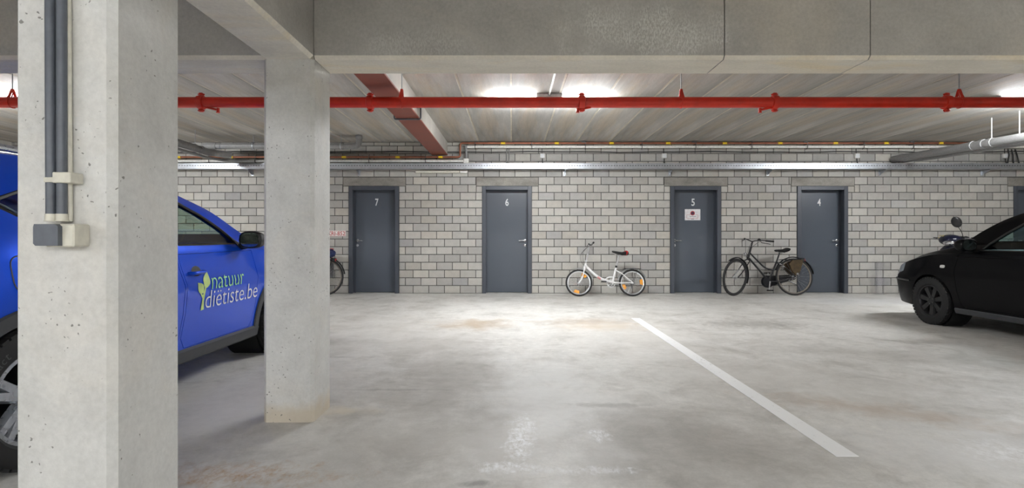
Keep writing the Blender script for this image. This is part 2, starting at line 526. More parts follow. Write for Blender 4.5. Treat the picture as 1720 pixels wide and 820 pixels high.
# ---- ceiling: backing slab with pale grout, and separate hollow-core panels over the far bay
ceil = struct('ceiling', MB().box(XL, XR, YB, WALL_Y + .2, CEIL_Z + .003, CEIL_Z + .2), M['mortar_pale'], 'concrete panel ceiling with pale grouted joints', 'ceiling')
PW = .6255
mb = MB().cbox(-PW / 2 + .011, PW / 2 - .011, 3.39, WALL_Y + .05, CEIL_Z, CEIL_Z + .05, .004)
pm = mb.mesh('ceiling_panel'); pm.materials.append(M['ceil'])
x = -.011 + PW / 2 - PW * 19
while x < XR - PW / 2:
    if x - PW / 2 > XL:
        o = D.objects.new('ceiling_panel', pm); COL.objects.link(o)
        o.location = (x, 0, 0); o.parent = ceil
    x += PW
obj('near_slab', MB().box(XL, XR, YB, 3.2, CEIL_Z, CEIL_Z + .003), M['ceil'], ceil, None)

# ---- columns
def column(y0, y1, label, z1=2.10, holes=None):
    x0, x1, c = -1.439, -1.146, .02
    poly = [(x0 + c, y0), (x1 - c, y0), (x1, y0 + c), (x1, y1 - c), (x1 - c, y1), (x0 + c, y1), (x0, y1 - c), (x0, y0 + c)]
    o = struct('concrete_column', MB().prism(poly, 0, z1, 'xy'), M['col'], label, 'column')
    return o
column(1.54, 1.857, 'near pale concrete column carrying grey conduits and a junction box')
column(3.092, 3.39, 'further pale concrete column beside the blue car')

# ---- beams
def beam_x(y0, y1, cuts, name, label):
    root = thing(name, label, 'beam', (0, (y0 + y1) / 2, 2.10), kind='structure')
    c = .02; xs = [XL] + cuts + [XR]; ym = (y0 + y1) / 2
    for a, b in zip(xs[:-1], xs[1:]):
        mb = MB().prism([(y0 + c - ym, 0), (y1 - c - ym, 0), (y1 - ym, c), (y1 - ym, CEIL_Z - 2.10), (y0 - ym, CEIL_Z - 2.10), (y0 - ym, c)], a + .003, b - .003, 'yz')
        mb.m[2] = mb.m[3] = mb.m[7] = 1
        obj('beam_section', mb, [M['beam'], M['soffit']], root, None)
    obj('beam_core', MB().box(XL, XR, y0 + .03 - ym, y1 - .03 - ym, .03, CEIL_Z - 2.10), M['mortar'], root, None)
    return root
beam_x(-1.6, -1.3, [-6.2, 0.0, 6.4], 'cross_beam', 'deep concrete cross beam above and behind the viewer')
beam_x(3.092, 3.39, [-6.2, -1.146, (1217 - CX) * 3.092 / F, (1462 - CX) * 3.092 / F, 6.4], 'cross_beam', 'deep grey concrete cross beam above the second column')
c = .02; x0, x1 = -1.439, -1.146
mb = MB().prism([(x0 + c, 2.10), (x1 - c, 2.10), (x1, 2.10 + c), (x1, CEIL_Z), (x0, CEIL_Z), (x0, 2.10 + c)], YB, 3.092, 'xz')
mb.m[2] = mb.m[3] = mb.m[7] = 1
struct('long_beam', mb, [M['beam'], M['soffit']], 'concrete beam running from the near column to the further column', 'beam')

# ---- steel beams under the ceiling (painted bottom flange, pale encased web)
def steel_beam(xa, xb, label):
    r = thing('steel_beam', label, 'beam', ((xa + xb) / 2, 6.8, 2.657), kind='structure')
    h = (xb - xa) / 2; L = 3.39
    obj('flange', MB().cbox(-h, h, -L, WALL_Y - 6.8, 0, .022, .003), M['brown_steel'], r, None)
    obj('web_casing', MB().box(-h + .012, h - .006, -L, WALL_Y - 6.8, .022, CEIL_Z - 2.657), M['rear'], r, None)
    return r
sb = steel_beam(-1.537, -1.237, 'brown painted steel beam running back to the block wall above door 7')
steel_beam(-9.95, -9.62, 'brown painted steel beam at the far left above the blue car')
# dark conduit hugging the first steel beam
yb = 7.1
mb = MB().tube(rpath([(-1.56, yb, 2.70), (-1.56, yb, 2.64), (-1.21, yb, 2.64), (-1.21, yb, CEIL_Z)], .03), .011, 8)
center_origin(tag(obj('conduit_loop', mb, M['dark_pvc'], None, 40), 'thin dark conduit bent under the brown steel beam', 'conduit'))

# ---- back wall of concrete blocks, with door openings and lintels
FR = []                                              # frame outer x0,x1
for (a, b) in ((586, 670), (810, 893), (1126, 1211), (1339, 1424), (1703, 1788)):
    FR.append(((a - CX) / 87.3, (b - CX) / 87.3))
DH = 2.065
LINT = [(a - .115, b + .13) for a, b in FR]
LZ1 = 2.236
# mortar core with openings
mb = MB()
xs = [XL] + [v for f in FR for v in f] + [XR]
for i in range(0, len(xs), 2):
    mb.box(xs[i], xs[i + 1], WALL_Y + .010, WALL_Y + .24, 0, DH)
mb.box(XL, XR, WALL_Y + .010, WALL_Y + .24, DH, 3.2)
wall = struct('wall_back', mb, M['mortar'], 'back wall of pale grey concrete blocks with five slate doors', 'wall')
J = .006
def brick(mb, x0, x1, z0, z1, oy=0.0):
    c = .004; y0, y1 = WALL_Y + oy, WALL_Y + .03
    vs = [(x0 + c, y0, z0 + c), (x1 - c, y0, z0 + c), (x1 - c, y0, z1 - c), (x0 + c, y0, z1 - c),
          (x0, y0 + c, z0), (x1, y0 + c, z0), (x1, y0 + c, z1), (x0, y0 + c, z1),
          (x0, y1, z0), (x1, y1, z0), (x1, y1, z1), (x0, y1, z1)]
    fs = [(0, 1, 2, 3)] + [(4 + i, 4 + (i + 1) % 4, (i + 1) % 4, i) for i in range(4)] + [(8 + i, 8 + (i + 1) % 4, 4 + (i + 1) % 4, 4 + i) for i in range(4)]
    mb.add(vs, fs)
one = MB(); brick(one, -BW / 2 + J, BW / 2 - J, -BH / 2 + J, BH / 2 - J)
bmesh_full = one.mesh('brick'); bmesh_full.materials.append(M['block'])
full = []; rest = MB()
TOP = CEIL_Z
for j in range(20):
    z0, z1 = j * BH, min((j + 1) * BH, TOP)
    if z1 - z0 < .03: continue
    xo = BX0 - (.5 * BW if j % 2 else 0)
    k0 = math.ceil((XL - xo) / BW) - 1
    bl = []
    for k in range(k0, k0 + 90):
        a, b = xo + k * BW, xo + (k + 1) * BW
        a, b = max(a, XL), min(b, XR)
        if b - a < .03: continue
        bl.append((a, b, z0, z1))
    def cut(bl, ca, cb, cz0, cz1):
        out = []
        for (a, b, p, q) in bl:
            if b <= ca or a >= cb or q <= cz0 or p >= cz1:
                out.append((a, b, p, q)); continue
            if a < ca: out.append((a, ca, p, q))
            if b > cb: out.append((cb, b, p, q))
            m0, m1 = max(a, ca), min(b, cb)
            if p < cz0: out.append((m0, m1, p, cz0))
            if q > cz1: out.append((m0, m1, cz1, q))
        return out
    for (fa, fb), (la, lb) in zip(FR, LINT):
        bl = cut(bl, fa, fb, -1, DH)
        bl = cut(bl, la, lb, DH, LZ1)
    for (a, b, p, q) in bl:
        if b - a < .02 or q - p < .02: continue
        if abs(b - a - BW) < 1e-6 and abs(q - p - BH) < 1e-6:
            px, py = CX + (a + b) / 2 * 87.3, 493 - (p + q) / 2 * 87.3
            occ = px < 575 or px > 1500 or py < 290 or (945 < px < 1090 and py > 405) or (1212 < px < 1370 and py > 385)
            full.append((occ, abs(px - 900) + abs(py - 400) * .5, (a + b) / 2, (p + q) / 2))
        else:
            brick(rest, a + J, b - J, p + J, q - J)
full.sort()
for i, (_, _, x, z) in enumerate(full):
    if i < 300:
        o = D.objects.new('brick', bmesh_full); COL.objects.link(o)
        o.location = (x, random.uniform(-.0012, .0012), z); o.parent = wall
    else:
        brick(rest, x - BW / 2 + J, x + BW / 2 - J, z - BH / 2 + J, z + BH / 2 - J, random.uniform(-.0012, .0012))
tag(obj('bricks', rest, M['block'], wall, None), kind='stuff')
for (la, lb) in LINT:
    obj('lintel', MB().cbox(la + .004, lb - .004, WALL_Y - .004, WALL_Y + .03, DH + .002, LZ1 - .004, .004), M['lintel'], wall, None)

# ---- doors
def make_door(i, fr, num, side, notice=False):
    a, b = fr; xm = (a + b) / 2; w = (b - a) / 2
    d = thing('door_%d' % i, ('slate grey steel door numbered %s in a deep slate frame' % num) if num else 'slate grey steel door at the right edge behind the black car', 'door', (xm, WALL_Y, 0), kind='structure')
    fw, rec = .075, .15
    mb = MB()
    for s in (-1, 1):                                # architrave legs and deep jamb lining
        xa, xb = sorted((s * w, s * (w - fw)))
        mb.cbox(xa, xb, -.018, .03, 0, DH, .004)
        xa, xb = sorted((s * w, s * (w - fw * .62)))
        mb.box(xa, xb, .03, rec + .09, 0, DH - .001)
        xa, xb = sorted((s * (w - fw * .6), s * (w - fw - .02)))
        mb.box(xa, xb, rec - .012, rec + .005, 0, DH - fw)
    mb.cbox(-w + fw, w - fw, -.018, .03, DH - fw, DH, .004)
    mb.box(-w + .01, w - .01, .03, rec + .09, DH - fw * .62, DH - .001)
    obj('door_frame', mb, M['door_frame'], d, None)
    lw = w - fw * .62
    leaf = obj('door_leaf', MB().cbox(-lw + .003, lw - .003, rec, rec + .05, .008, DH - fw * .62 - .003, .003), M['door'], d, None)
    hx = side * (lw - .075); z = 1.065 - 4 / 87.3 * (WALL_Y + rec) / WALL_Y
    y = rec
    mb = MB().lathe([(.027, 0), (.027, .006), (.021, .010), (.0, .010)], (hx, y, z), (0, -1, 0), 16)
    mb.tube(rpath([(hx, y, z), (hx, y - .055, z), (hx - side * .125, y - .055, z - .004)], .018), .0095, 8)
    obj('handle', mb, M['steel'], leaf, 40)
    mb = MB().lathe([(.026, 0), (.026, .006), (.020, .009), (.0, .009)], (hx, y, z - .095), (0, -1, 0), 16)
    mb.box(hx - .005, hx + .005, y - .013, y - .008, z - .108, z - .082)
    obj('lock', mb, M['steel'], leaf, 40)
    if num:
        me = text_mesh(num, fit_h=.142, fit_w=.066, bold=.02, thick=.002)
        me.transform(Matrix.Translation((-.033 + (0.02 if num in '74' else 0.0), y - .002, 1.765 - .072)) @ Matrix.Rotation(PI / 2, 4, 'X'))
        link('number', me, M['white_vinyl'], leaf)
    return d
DOORS = [make_door(1, FR[0], '7', -1), make_door(2, FR[1], '6', 1), make_door(3, FR[2], '5', -1), make_door(4, FR[3], '4', 1), make_door(5, FR[4], None, -1)]

# ---- floor line
def flr(px, py):
    y = CH * F / (py - CY); return ((px - CX) * y / F, y)
(xa, ya), (xb, yb) = flr(1068, 535), flr(1424, 768)
mb = MB().add([(xa - .06, ya, .001), (xa + .05, ya, .001), (xb + .055, yb, .001), (xb - .055, yb, .001), (xa - .06, ya, .0035), (xa + .05, ya, .0035), (xb + .055, yb, .0035), (xb - .055, yb, .0035)],
              [(4, 5, 6, 7), (0, 1, 5, 4), (1, 2, 6, 5), (2, 3, 7, 6), (3, 0, 4, 7)])
center_origin(tag(obj('parking_line', mb, M['line'], None, None), 'worn white painted parking line running across the floor', 'line', None, 'structure'))

# ================================================================== LAMPS
M['tube_near'] = emitter('lit_hung_diffuser', (.955, .98, 1.0, 1), LAMP_STRENGTH * .95)
def lamp(x, y, label, group=None, drop=0.0):
    L = thing('ceiling_lamp', label, 'lamp', (x, y, CEIL_Z), group)
    h = -drop
    obj('housing', MB().prism([(-.05, h), (-.06, h - .035), (.06, h - .035), (.05, h)], -.78, .78, 'yz'), M['lamp_body'], L, None)
    ar = [(.062, h - .036), (.075, h - .05), (.075, h - .078), (.05, h - .098), (-.05, h - .098), (-.075, h - .078), (-.075, h - .05), (-.062, h - .036)]
    obj('diffuser', MB().prism(ar, -.765, .765, 'yz'), M['tube_near'] if drop else M['tube'], L, None)
    for s in (-1, 1): obj('end_cap', MB().cbox(s * .778 - .012, s * .778 + .012, -.080, .080, h - .102, h - .002, .006), M['lamp_body'], L, None)
    if drop:
        for s in (-1, 1): obj('rod', MB().cyl((s * .5, 0, h), (s * .5, 0, 0), .005, 6), M['galv'], L)
    return L
def mount(x, y, label):
    b = thing('junction_box', label, 'box', (x, y, CEIL_Z))
    obj('cover', MB().cbox(-.165, .165, -.10, .06, -.075, -.003, .008), M['lamp_body'], b, None)
    obj('conduit', MB().tube([(-.0, -.10, -.02), (-.0, -3.1, -.02)], .011, 8), M['white_pvc'], b)
    obj('clamp', MB().cbox(-.02, .02, -.125, -.101, -.04, -.003, .004), M['galv'], b, None)
    return b
lamp(.50, 7.12, 'lit fluorescent ceiling lamp behind the red pipe near the middle')
mount(.475, 6.9, 'white ceiling box in front of the lit middle lamp')
lamp(-6.5, 7.0, 'lit fluorescent ceiling lamp at the far left behind the near column')
lamp(7.1, 7.0, 'lit fluorescent ceiling lamp at the far right edge of the picture')
for (x, y) in ((1.2, -3.6), (-5.0, -3.6), (7.0, -3.6), (4.0, -5.8), (-2.0, -5.8)):  # unseen lamps; the rearmost row is added to brighten the foreground
    lamp(x, y, 'unseen fluorescent lamp hung behind the viewer to light the foreground', 'unseen lamps behind the viewer', .58)

# ================================================================== PIPES, TRAYS AND CABLES
# ---- red sprinkler main
RY, RZ, RR = 5.70, 1.065 + 228 / 158.0, .057
rp = thing('sprinkler_pipe', 'long red sprinkler pipe with couplings hanging across the ceiling', 'pipe', (0, RY, RZ))
obj('pipe', MB().tube([(XL, 0, 0), (XR, 0, 0)], RR, 24), M['red_pipe'], rp)
def RX(px): return (px - CX) * RY / F
for px in (-40, 338, 622, 977, 1301, 1590, 1820):
    x = RX(px)
    mb = MB().lathe([(RR, -.035), (RR + .014, -.03), (RR + .018, -.012), (RR + .018, .012), (RR + .014, .03), (RR, .035)], (x, 0, 0), (1, 0, 0), 24)
    for s in (-1, 1):
        mb.cbox(x - .022, x + .022, -.02, .02, s * (RR + .027) - .017, s * (RR + .027) + .017, .006)
        mb.cyl((x - .034, 0, s * (RR + .028)), (x + .034, 0, s * (RR + .028)), .008, 8)
    obj('coupling', mb, M['red_pipe'], rp)
for px, s in ((368, 1), (970, -1), (1275, -1)):
    x = RX(px)
    mb = MB().tube([(x - s * .14, -.01, -RR + .004), (x, -.02, -RR - .028)], .012, 8)
    mb.cyl((x, -.02, -RR - .01), (x, -.02, -RR - .055), .016, 10)
    mb.lathe([(.02, 0), (.02, .008), (.0, .008)], (x, -.02, -RR - .05), (0, 0, -1), 10)
    obj('sprinkler_outlet', mb, M['red_pipe'], rp)
for px in (21, 675, 1144, 1611):
    x = RX(px)
    h = obj('hanger', MB().tube([(x, -.0, 0)] + [(x + .0, math.cos(t) * (RR + .004), math.sin(t) * (RR + .004)) for t in [PI * (.15 - 1.3 * i / 16) for i in range(17)]][1:] , .004, 6), M['red_pipe'], rp)
    mb = MB()
    for s in (-1, 1): mb.add([(x - .014, s * RR * .8, .03), (x + .014, s * RR * .8, .03), (x + .014, s * .008, RR + .07), (x - .014, s * .008, RR + .07), (x - .014, s * (RR * .8 + .006), .03), (x + .014, s * (RR * .8 + .006), .03), (x + .014, s * .014, RR + .07), (x - .014, s * .014, RR + .07)], [(0, 1, 2, 3), (4, 5, 6, 7), (0, 1, 5, 4), (2, 3, 7, 6), (0, 3, 7, 4), (1, 2, 6, 5)])
    mb.add([(x - .034, -RR, .0), (x - .024, -RR, .0), (x - .006, 0, RR + .075), (x - .016, 0, RR + .075), (x - .034, -RR + .005, .0), (x - .024, -RR + .005, .0), (x - .006, .006, RR + .075), (x - .016, .006, RR + .075)], [(0, 1, 2, 3), (4, 5, 6, 7), (0, 1, 5, 4), (2, 3, 7, 6), (0, 3, 7, 4), (1, 2, 6, 5)])
    mb.add([(x + .034, -RR, .0), (x + .024, -RR, .0), (x + .006, 0, RR + .075), (x + .016, 0, RR + .075), (x + .034, -RR + .005, .0), (x + .024, -RR + .005, .0), (x + .006, .006, RR + .075), (x + .016, .006, RR + .075)], [(0, 1, 2, 3), (4, 5, 6, 7), (0, 1, 5, 4), (2, 3, 7, 6), (0, 3, 7, 4), (1, 2, 6, 5)])
    mb.cbox(x - .014, x + .014, -.014, .014, RR + .06, RR + .085, .004)
    obj('yoke', mb, M['red_pipe'], rp, None)
    obj('rod', MB().cyl((x, 0, RR + .08), (x, 0, CEIL_Z - RZ), .0055, 6), M['galv'], rp)

# ---- copper gas line (steps down left of door 6) and pale pipe under it
YP = 10.20
def WZ(py, y=YP): return CH - (py - CY) * y / F
def WX(px, y=YP): return (px - CX) * y / F
cp = thing('copper_pipe', 'copper pipe with yellow tags stepping along the top of the block wall', 'pipe', (0, YP, 2.6))
zc1, zc0 = WZ(240.5), WZ(264)
xk = WX(773)
obj('pipe', MB().tube(rpath([(XL, YP, zc0), (xk, YP, zc0), (xk, YP, zc1), (XR, YP, zc1)], .05), .0195, 10), M['copper'], cp, world=True)
for px in (300, 388, 578, 668, 740, 845, 935, 1027, 1122, 1217, 1310, 1403, 1488, 1580, 1670):
    z = zc0 if px < 773 else zc1
    x = WX(px)
    obj('tag', MB().lathe([(.022, -.04), (.0225, -.04), (.0225, .04), (.022, .04)], (x, YP, z), (1, 0, 0), 10).add([(x + .02, YP - .022, z - .015), (x + .06, YP - .024, z - .03), (x + .06, YP - .023, z - .034), (x + .02, YP - .021, z - .021)], [(0, 1, 2, 3)]), M['yellow'], cp, None, world=True)
wp = thing('white_pipe', 'white plastic pipe below the copper pipe on the block wall', 'pipe', (0, YP, 2.5))
z1, z0 = WZ(246.8), WZ(271)
xk2 = WX(783)
obj('pipe', MB().tube([(XL, YP, z0), (xk2 - .02, YP, z0)], .026, 10).tube([(xk2 + .02, YP, z1), (XR, YP, z1)], .024, 10), M['white_pvc'], wp, world=True)
obj('riser', MB().tube([(xk2, YP, z0 + .03), (xk2, YP, z1 - .02)], .02, 10), M['grey_pvc'], wp, world=True)
obj('corner_fitting', MB().cbox(xk2 - .05, xk2 + .05, YP - .04, YP + .05, z0 - .05, z0 + .05, .01), M['white_pvc'], wp, None, world=True)
obj('corner_fitting', MB().ball((xk2, YP, z1), .033, .033, .033), M['grey_pvc'], wp, world=True)
mb = MB()
for px in (352, 430, 620, 715, 798, 893, 983, 1078, 1168, 1262, 1355, 1450, 1533, 1640):
    z = z0 if px < 775 else z1; zc = zc0 if px < 775 else zc1
    x = WX(px)
    mb2 = MB().tube([(x, YP + .03, min(zc + .05, CEIL_Z - .012)), (x, YP - .032, zc + .015), (x, YP - .032, z - .02), (x, YP + .03, z - .04)], .006, 6)
    mb2.cbox(x - .012, x + .012, YP - .03, WALL_Y - .004, zc - .03, zc - .02, .002)
    if px in (983, 1168, 1355, 1533):
        mb2.cbox(x - .07, x + .01, YP - .04, YP - .01, CEIL_Z - .03, CEIL_Z - .01, .003)
    obj('pipe_clip', mb2, M['galv_dark'], wp, None, world=True)
# thin black cable above the tray
pts = []
x = XL
while x < XR:
    pts.append((x, WALL_Y - .012, WZ(255.5, WALL_Y) + .006 * math.sin(x * 2.1) + .004 * math.sin(x * 5.3))); x += .35
center_origin(tag(obj('cable', MB().tube(pts, .010, 6), M['cable'], None), 'thin black cable running along the block wall above the tray', 'cable'))

# ---- galvanised cable tray
TY0, TY1 = 10.10, 10.28
TZ1, TZ0 = WZ(274.3, TY0), WZ(283.6, TY0)
tr = thing('cable_tray', 'long galvanised cable tray along the block wall above the doors', 'cable tray', (0, TY0, TZ0))
mb = MB().box(XL, XR, TY0, TY1, TZ0, TZ0 + .003).box(XL, XR, TY0, TY0 + .003, TZ0, TZ1).box(XL, XR, TY1 - .003, TY1, TZ0, TZ1)
mb.box(XL, XR, TY0, TY0 + .016, TZ1 - .003, TZ1).box(XL, XR, TY0 - .004, TY0, TZ0, TZ0 + .02).box(XL, XR, TY0 - .005, TY0, TZ1 - .012, TZ1)
obj('tray', mb, M['galv'], tr, None, world=True)
mb = MB(); x = XL + .02
while x < XR:
    mb.box(x, x + .022, TY0 - .0015, TY0, TZ0 + .055, TZ0 + .067); x += .05
tag(obj('slots', mb, M['hole'], tr, None, world=True), kind='stuff')
mb = MB()
for k in range(3):
    mb.tube([(XL, TY0 + .05 + k * .04, TZ0 + .02), (XR, TY0 + .05 + k * .04, TZ0 + .02)], .014, 6)
obj('laid_cables', mb, M['cable'], tr, world=True)
for px in (415, 598, 950, 1130, 1298, 1490, 1665):
    x = WX(px, 10.1)
    mb = MB().prism([(TY0 + .03, TZ0), (TY0 + .03, TZ0 - .03), (WALL_Y - .005, TZ0 - .10), (WALL_Y - .005, TZ0)], x - .002, x + .002, 'yz')
    mb.box(x - .025, x + .025, TY0 - .0, WALL_Y - .005, TZ0 - .006, TZ0 - .001)
    mb.box(x - .025, x + .025, WALL_Y - .010, WALL_Y - .004, TZ0 - .11, TZ0)
    obj('bracket', mb, M['galv'], tr, None, world=True)
# white trunking under the tray, beside door 6
mb = MB().cbox(WX(697), WX(771), WALL_Y - .06, WALL_Y - .004, WZ(290.4, WALL_Y - .06), WZ(286.0, WALL_Y - .06), .005)
tr2 = center_origin(tag(obj('trunking', mb, M['cream_pvc'], None, None), 'short cream trunking fixed under the cable tray between doors 7 and 6', 'trunking'))
mb = MB().cbox(WX(772), WX(785), WALL_Y - .05, WALL_Y - .004, WZ(290.4, WALL_Y - .06), WZ(286.0, WALL_Y - .06), .005)
center_origin(tag(obj('trunking_end', mb, M['white_pvc'], None, None), 'small white end block beside the cream trunking under the tray', 'trunking'))
# grey conduit drops and junction boxes above the tray
mb = MB()
for px in (851, 855): mb.tube(rpath([(WX(px), WALL_Y - .03, WZ(249)), (WX(px), WALL_Y - .03, WZ(262)), (WX(px) - .01, WALL_Y - .06, TZ1 - .02)], .05), .010, 8)
center_origin(tag(obj('conduit_drop', mb, M['grey_pvc'], None), 'pair of short grey conduits dropping into the tray near the ceiling middle', 'conduit'))
for k, (px, lab) in enumerate(((911, 'small white wall box above the tray near door 6'), (1115, 'small white wall box above the tray beside door 5'), (1438, 'small white wall box above the tray right of door 4'), (1687, 'small white wall box with cables at the far right above the tray'))):
    x, z, y = WX(px, WALL_Y), WZ(262.5, WALL_Y), WALL_Y
    b = thing('wall_box', lab, 'box', (x, y, z - .045))
    obj('case', MB().cbox(-.045, .045, -.05, 0, 0, .09, .006), M['white_pvc'], b, None)
    obj('lid', MB().cbox(-.038, .038, -.056, -.05, .007, .083, .002), M['white_vinyl'], b, None)
    obj('lead', MB().tube([(0, -.02, 0), (0, -.03, -.07), (.01, -.06, -.13)], .008, 6), M['cable'], b)
    obj('lead', MB().tube([(-.01, -.02, .09), (-.01, -.015, .19)], .006, 6), M['cable'], b)
for k, px in enumerate((1698, 1704, 1710)):
    x = WX(px)
    mb = MB().tube([(x, WALL_Y - .05, WZ(250)), (x + .01 * k, WALL_Y - .07, WZ(260)), (x - .05 + .05 * k, WALL_Y - .09, TZ1 - .03)], .011, 6)
    center_origin(tag(obj('cable', mb, M['cable'], None), ('left', 'middle', 'right')[k] + 'most of three short black cables looping into the tray at the far right' if k != 1 else 'middle one of three short black cables looping into the tray at the far right', 'cable', 'cables looping into the tray'))

# ---- grey drain pipes, left
YD = 9.6
dp = thing('drain_pipe', 'horizontal grey drain pipe with an elbow up into the ceiling left of door 7', 'pipe', (-3, YD, 2.7))
zd = WZ(245.5, YD)
pe = WX(603, YD)
obj('pipe', MB().tube(rpath([(WX(340, YD), YD, zd), (pe, YD, zd), (pe, YD, CEIL_Z - .004)], .11, 8), .054, 16), M['grey_pvc'], dp, world=True)
for px in (361, 369, 424, 575):
    x = WX(px, YD)
    obj('collar', MB().lathe([(.054, -.03), (.061, -.026), (.061, .026), (.054, .03)], (x, YD, zd), (1, 0, 0), 16), M['grey_pvc'], dp, world=True)
obj('collar', MB().lathe([(.054, -.04), (.062, -.03), (.062, .01), (.054, .02)], (pe, YD, CEIL_Z - .03), (0, 0, 1), 16), M['grey_pvc'], dp, world=True)
for px in (426, 573):
    x = WX(px, YD)
    obj('strap', MB().cyl((x, YD, zd + .05), (x, YD, CEIL_Z - .004), .005, 6).lathe([(.056, -.01), (.064, -.01), (.064, .01), (.056, .01)], (x, YD, zd), (1, 0, 0), 16), M['galv'], dp, world=True)
dp2 = thing('drain_pipe', 'dark grey drain pipe running forward under the ceiling above the blue car', 'pipe', (-5.38, YD, 2.58))
xa, za = -5.38, 2.585
obj('pipe', MB().tube(rpath([(xa + .3, YD + .1, za - .02), (xa, YD - .1, za), (xa, 6.3, za + .05), (xa, 6.3, CEIL_Z - .004)], .12, 6), .062, 16), M['grey_pvc'], dp2, world=True)
for y in (9.25, 9.05, 7.6):
    obj('collar', MB().lathe([(.062, -.03), (.070, -.026), (.070, .026), (.062, .03)], (xa, y, za + .01), (0, 1, 0), 16), M['grey_pvc'], dp2, world=True)
for y in (8.6, 9.1):
    obj('rod', MB().cyl((xa, y, za + .06), (xa, y, CEIL_Z - .004), .005, 6), M['galv'], dp2, world=True)
dp3 = center_origin(tag(obj('drain_pipe', MB().tube(rpath([(xa + .6, 9.95, za - .09), (xa + .1, 9.9, za - .09), (xa + .02, 9.4, za - .105), (xa + .02, 6.5, za - .06)], .1, 5), .026, 12), M['grey_pvc'], None), 'thin grey drain pipe slung below the thicker one above the blue car', 'pipe'))

# ---- grey drain pipes, right
xr = 7.34
dq = thing('drain_pipe', 'thick grey drain pipe coming forward from the wall at the right under the ceiling', 'pipe', (xr, 8, 2.5))
def zr(y): return 2.51 + (y - 7.67) * .026
obj('pipe', MB().tube(rpath([(xr - .02, 10.28, zr(10.2)), (xr, 9.6, zr(9.6)), (xr, 6.3, zr(6.3)), (xr, 6.3, CEIL_Z - .004)], .12, 6), .066, 18), M['grey_pvc'], dq, world=True)
for y in (10.1, 10.0, 8.55, 8.35, 8.2):
    obj('collar', MB().lathe([(.066, -.035), (.075, -.03), (.075, .03), (.066, .035)], (xr, y, zr(y)), (0, 1, 0), 18), M['grey_pvc'], dq, world=True)
for y in (8.2, 7.75):
    obj('rod', MB().cyl((xr, y, zr(y) + .06), (xr, y, CEIL_Z - .004), .006, 6), M['white_pvc'], dq, world=True)
xr2 = 7.5
pts = rpath([(xr2 - .02, 10.26, zr(10.2) - .03), (xr2, 9.6, zr(9.6) - .06), (xr2, 6.3, zr(6.3) - .06), (xr2, 6.3, CEIL_Z - .004)], .08, 5)
center_origin(tag(obj('drain_pipe', MB().tube(pts, .036, 14), M['grey_pvc'], None), 'thinner grey drain pipe beside the thick one at the right', 'pipe'))

# ---- conduits and junction box on the near column
yc = 1.54
def CP(px, py, dy=0.0): return P(px, py, yc - dy)
cn = thing('conduit_run', 'pair of dark grey conduits with cream clamps running down the near column', 'conduit', CP(95, 360, .03))
for (pxt, pxb) in ((84, 86), (103.5, 104)):
    a, b = CP(pxt, -60, .03), CP(pxb, 363, .03)
    obj('tube', MB().tube([a, b], .0128, 14), M['dark_pvc'], cn, world=True)
    q = CP(pxb, 372, .03)
    obj('sleeve', MB().tube([b + Vector((0, 0, .006)), b - Vector((0, 0, .012)), b - Vector((0, 0, .0125)), q], [.0145, .0145, .0162, .0162], 14), M['cream_pvc'], cn, world=True)
for (x0, x1, yy0, yy1, dd) in ((72, 89, 297.5, 306, .046), (87, 118, 289, 307, .048)):
    a, b = CP(x0, yy1, dd), CP(x1, yy0, dd)
    obj('clamp', MB().cbox(a.x, b.x, yc - dd, yc, a.z, b.z, .002), M['cream_pvc'], cn, None, world=True)
obj('clamp_clip', MB().tube(rpath([CP(118, 291, .03), CP(124, 292, .03), CP(124, 304, .03), CP(118, 306, .03)], .006), .0028, 6), M['grey_pvc'], cn, world=True)
a, b = CP(114, -60, .012), CP(117, 372, .012)
center_origin(tag(obj('thin_conduit', MB().tube([a, b], .008, 10), M['cream_pvc'], None), 'thin pale conduit beside the dark grey pair on the near column', 'conduit'))
jb = thing('junction_box', 'beige and grey junction box at the foot of the column conduits', 'box', CP(100, 416, .03))
a, b = CP(75, 415, .06), CP(123.5, 376, .06)
obj('case', MB().cbox(a.x, b.x, yc - .06, yc, a.z, b.z, .004), M['cream_pvc'], jb, None, world=True)
c1, c2 = CP(57, 413, .072), CP(98.5, 376.5, .072)
k = .006
obj('cover', MB().prism([(c1.x + k, c1.z), (c2.x, c1.z), (c2.x, c2.z - k), (c2.x - k * 1.5, c2.z), (c1.x + k * .4, c2.z), (c1.x, c2.z - k * 1.4), (c1.x, c1.z + k)], yc - .075, yc - .02, 'xz'), M['dark_pvc'], jb, None, world=True)
obj('base', MB().cbox(c1.x + .004, a.x + .01, yc - .02, yc, c1.z + .004, c2.z - .004, .002), M['cream_pvc'], jb, None, world=True)

# ---- notices: number plate on the wall, paper on door 5
pl = thing('number_plate', 'white plate with red figures fixed to the wall left of door 7', 'plate', (WX(566, WALL_Y), WALL_Y - .004, WZ(392.3, WALL_Y)))
x0, x1 = WX(548.5, WALL_Y) - pl.location.x, WX(581.4, WALL_Y) - pl.location.x
obj('plate', MB().cbox(x0, x1, -.006, .004, -.055, .055, .002), M['plate_white'], pl, None)
mb = MB()
for (a, b, c_, d_) in ((x0 + .006, x1 - .006, .045, .049), (x0 + .006, x1 - .006, -.049, -.045), (x0 + .006, x0 + .010, -.049, .049), (x1 - .010, x1 - .006, -.049, .049)):
    mb.box(a, b, -.0072, -.006, c_, d_)
obj('border', mb, M['plate_red'], pl, None)
me = text_mesh('XRI-852', fit_w=x1 - x0 - .03, fit_h=.074, bold=.01, thick=.001)
me.transform(Matrix.Translation((x0 + .015, -.0068, -.037)) @ Matrix.Rotation(PI / 2, 4, 'X'))
link('figures', me, M['plate_red'], pl)

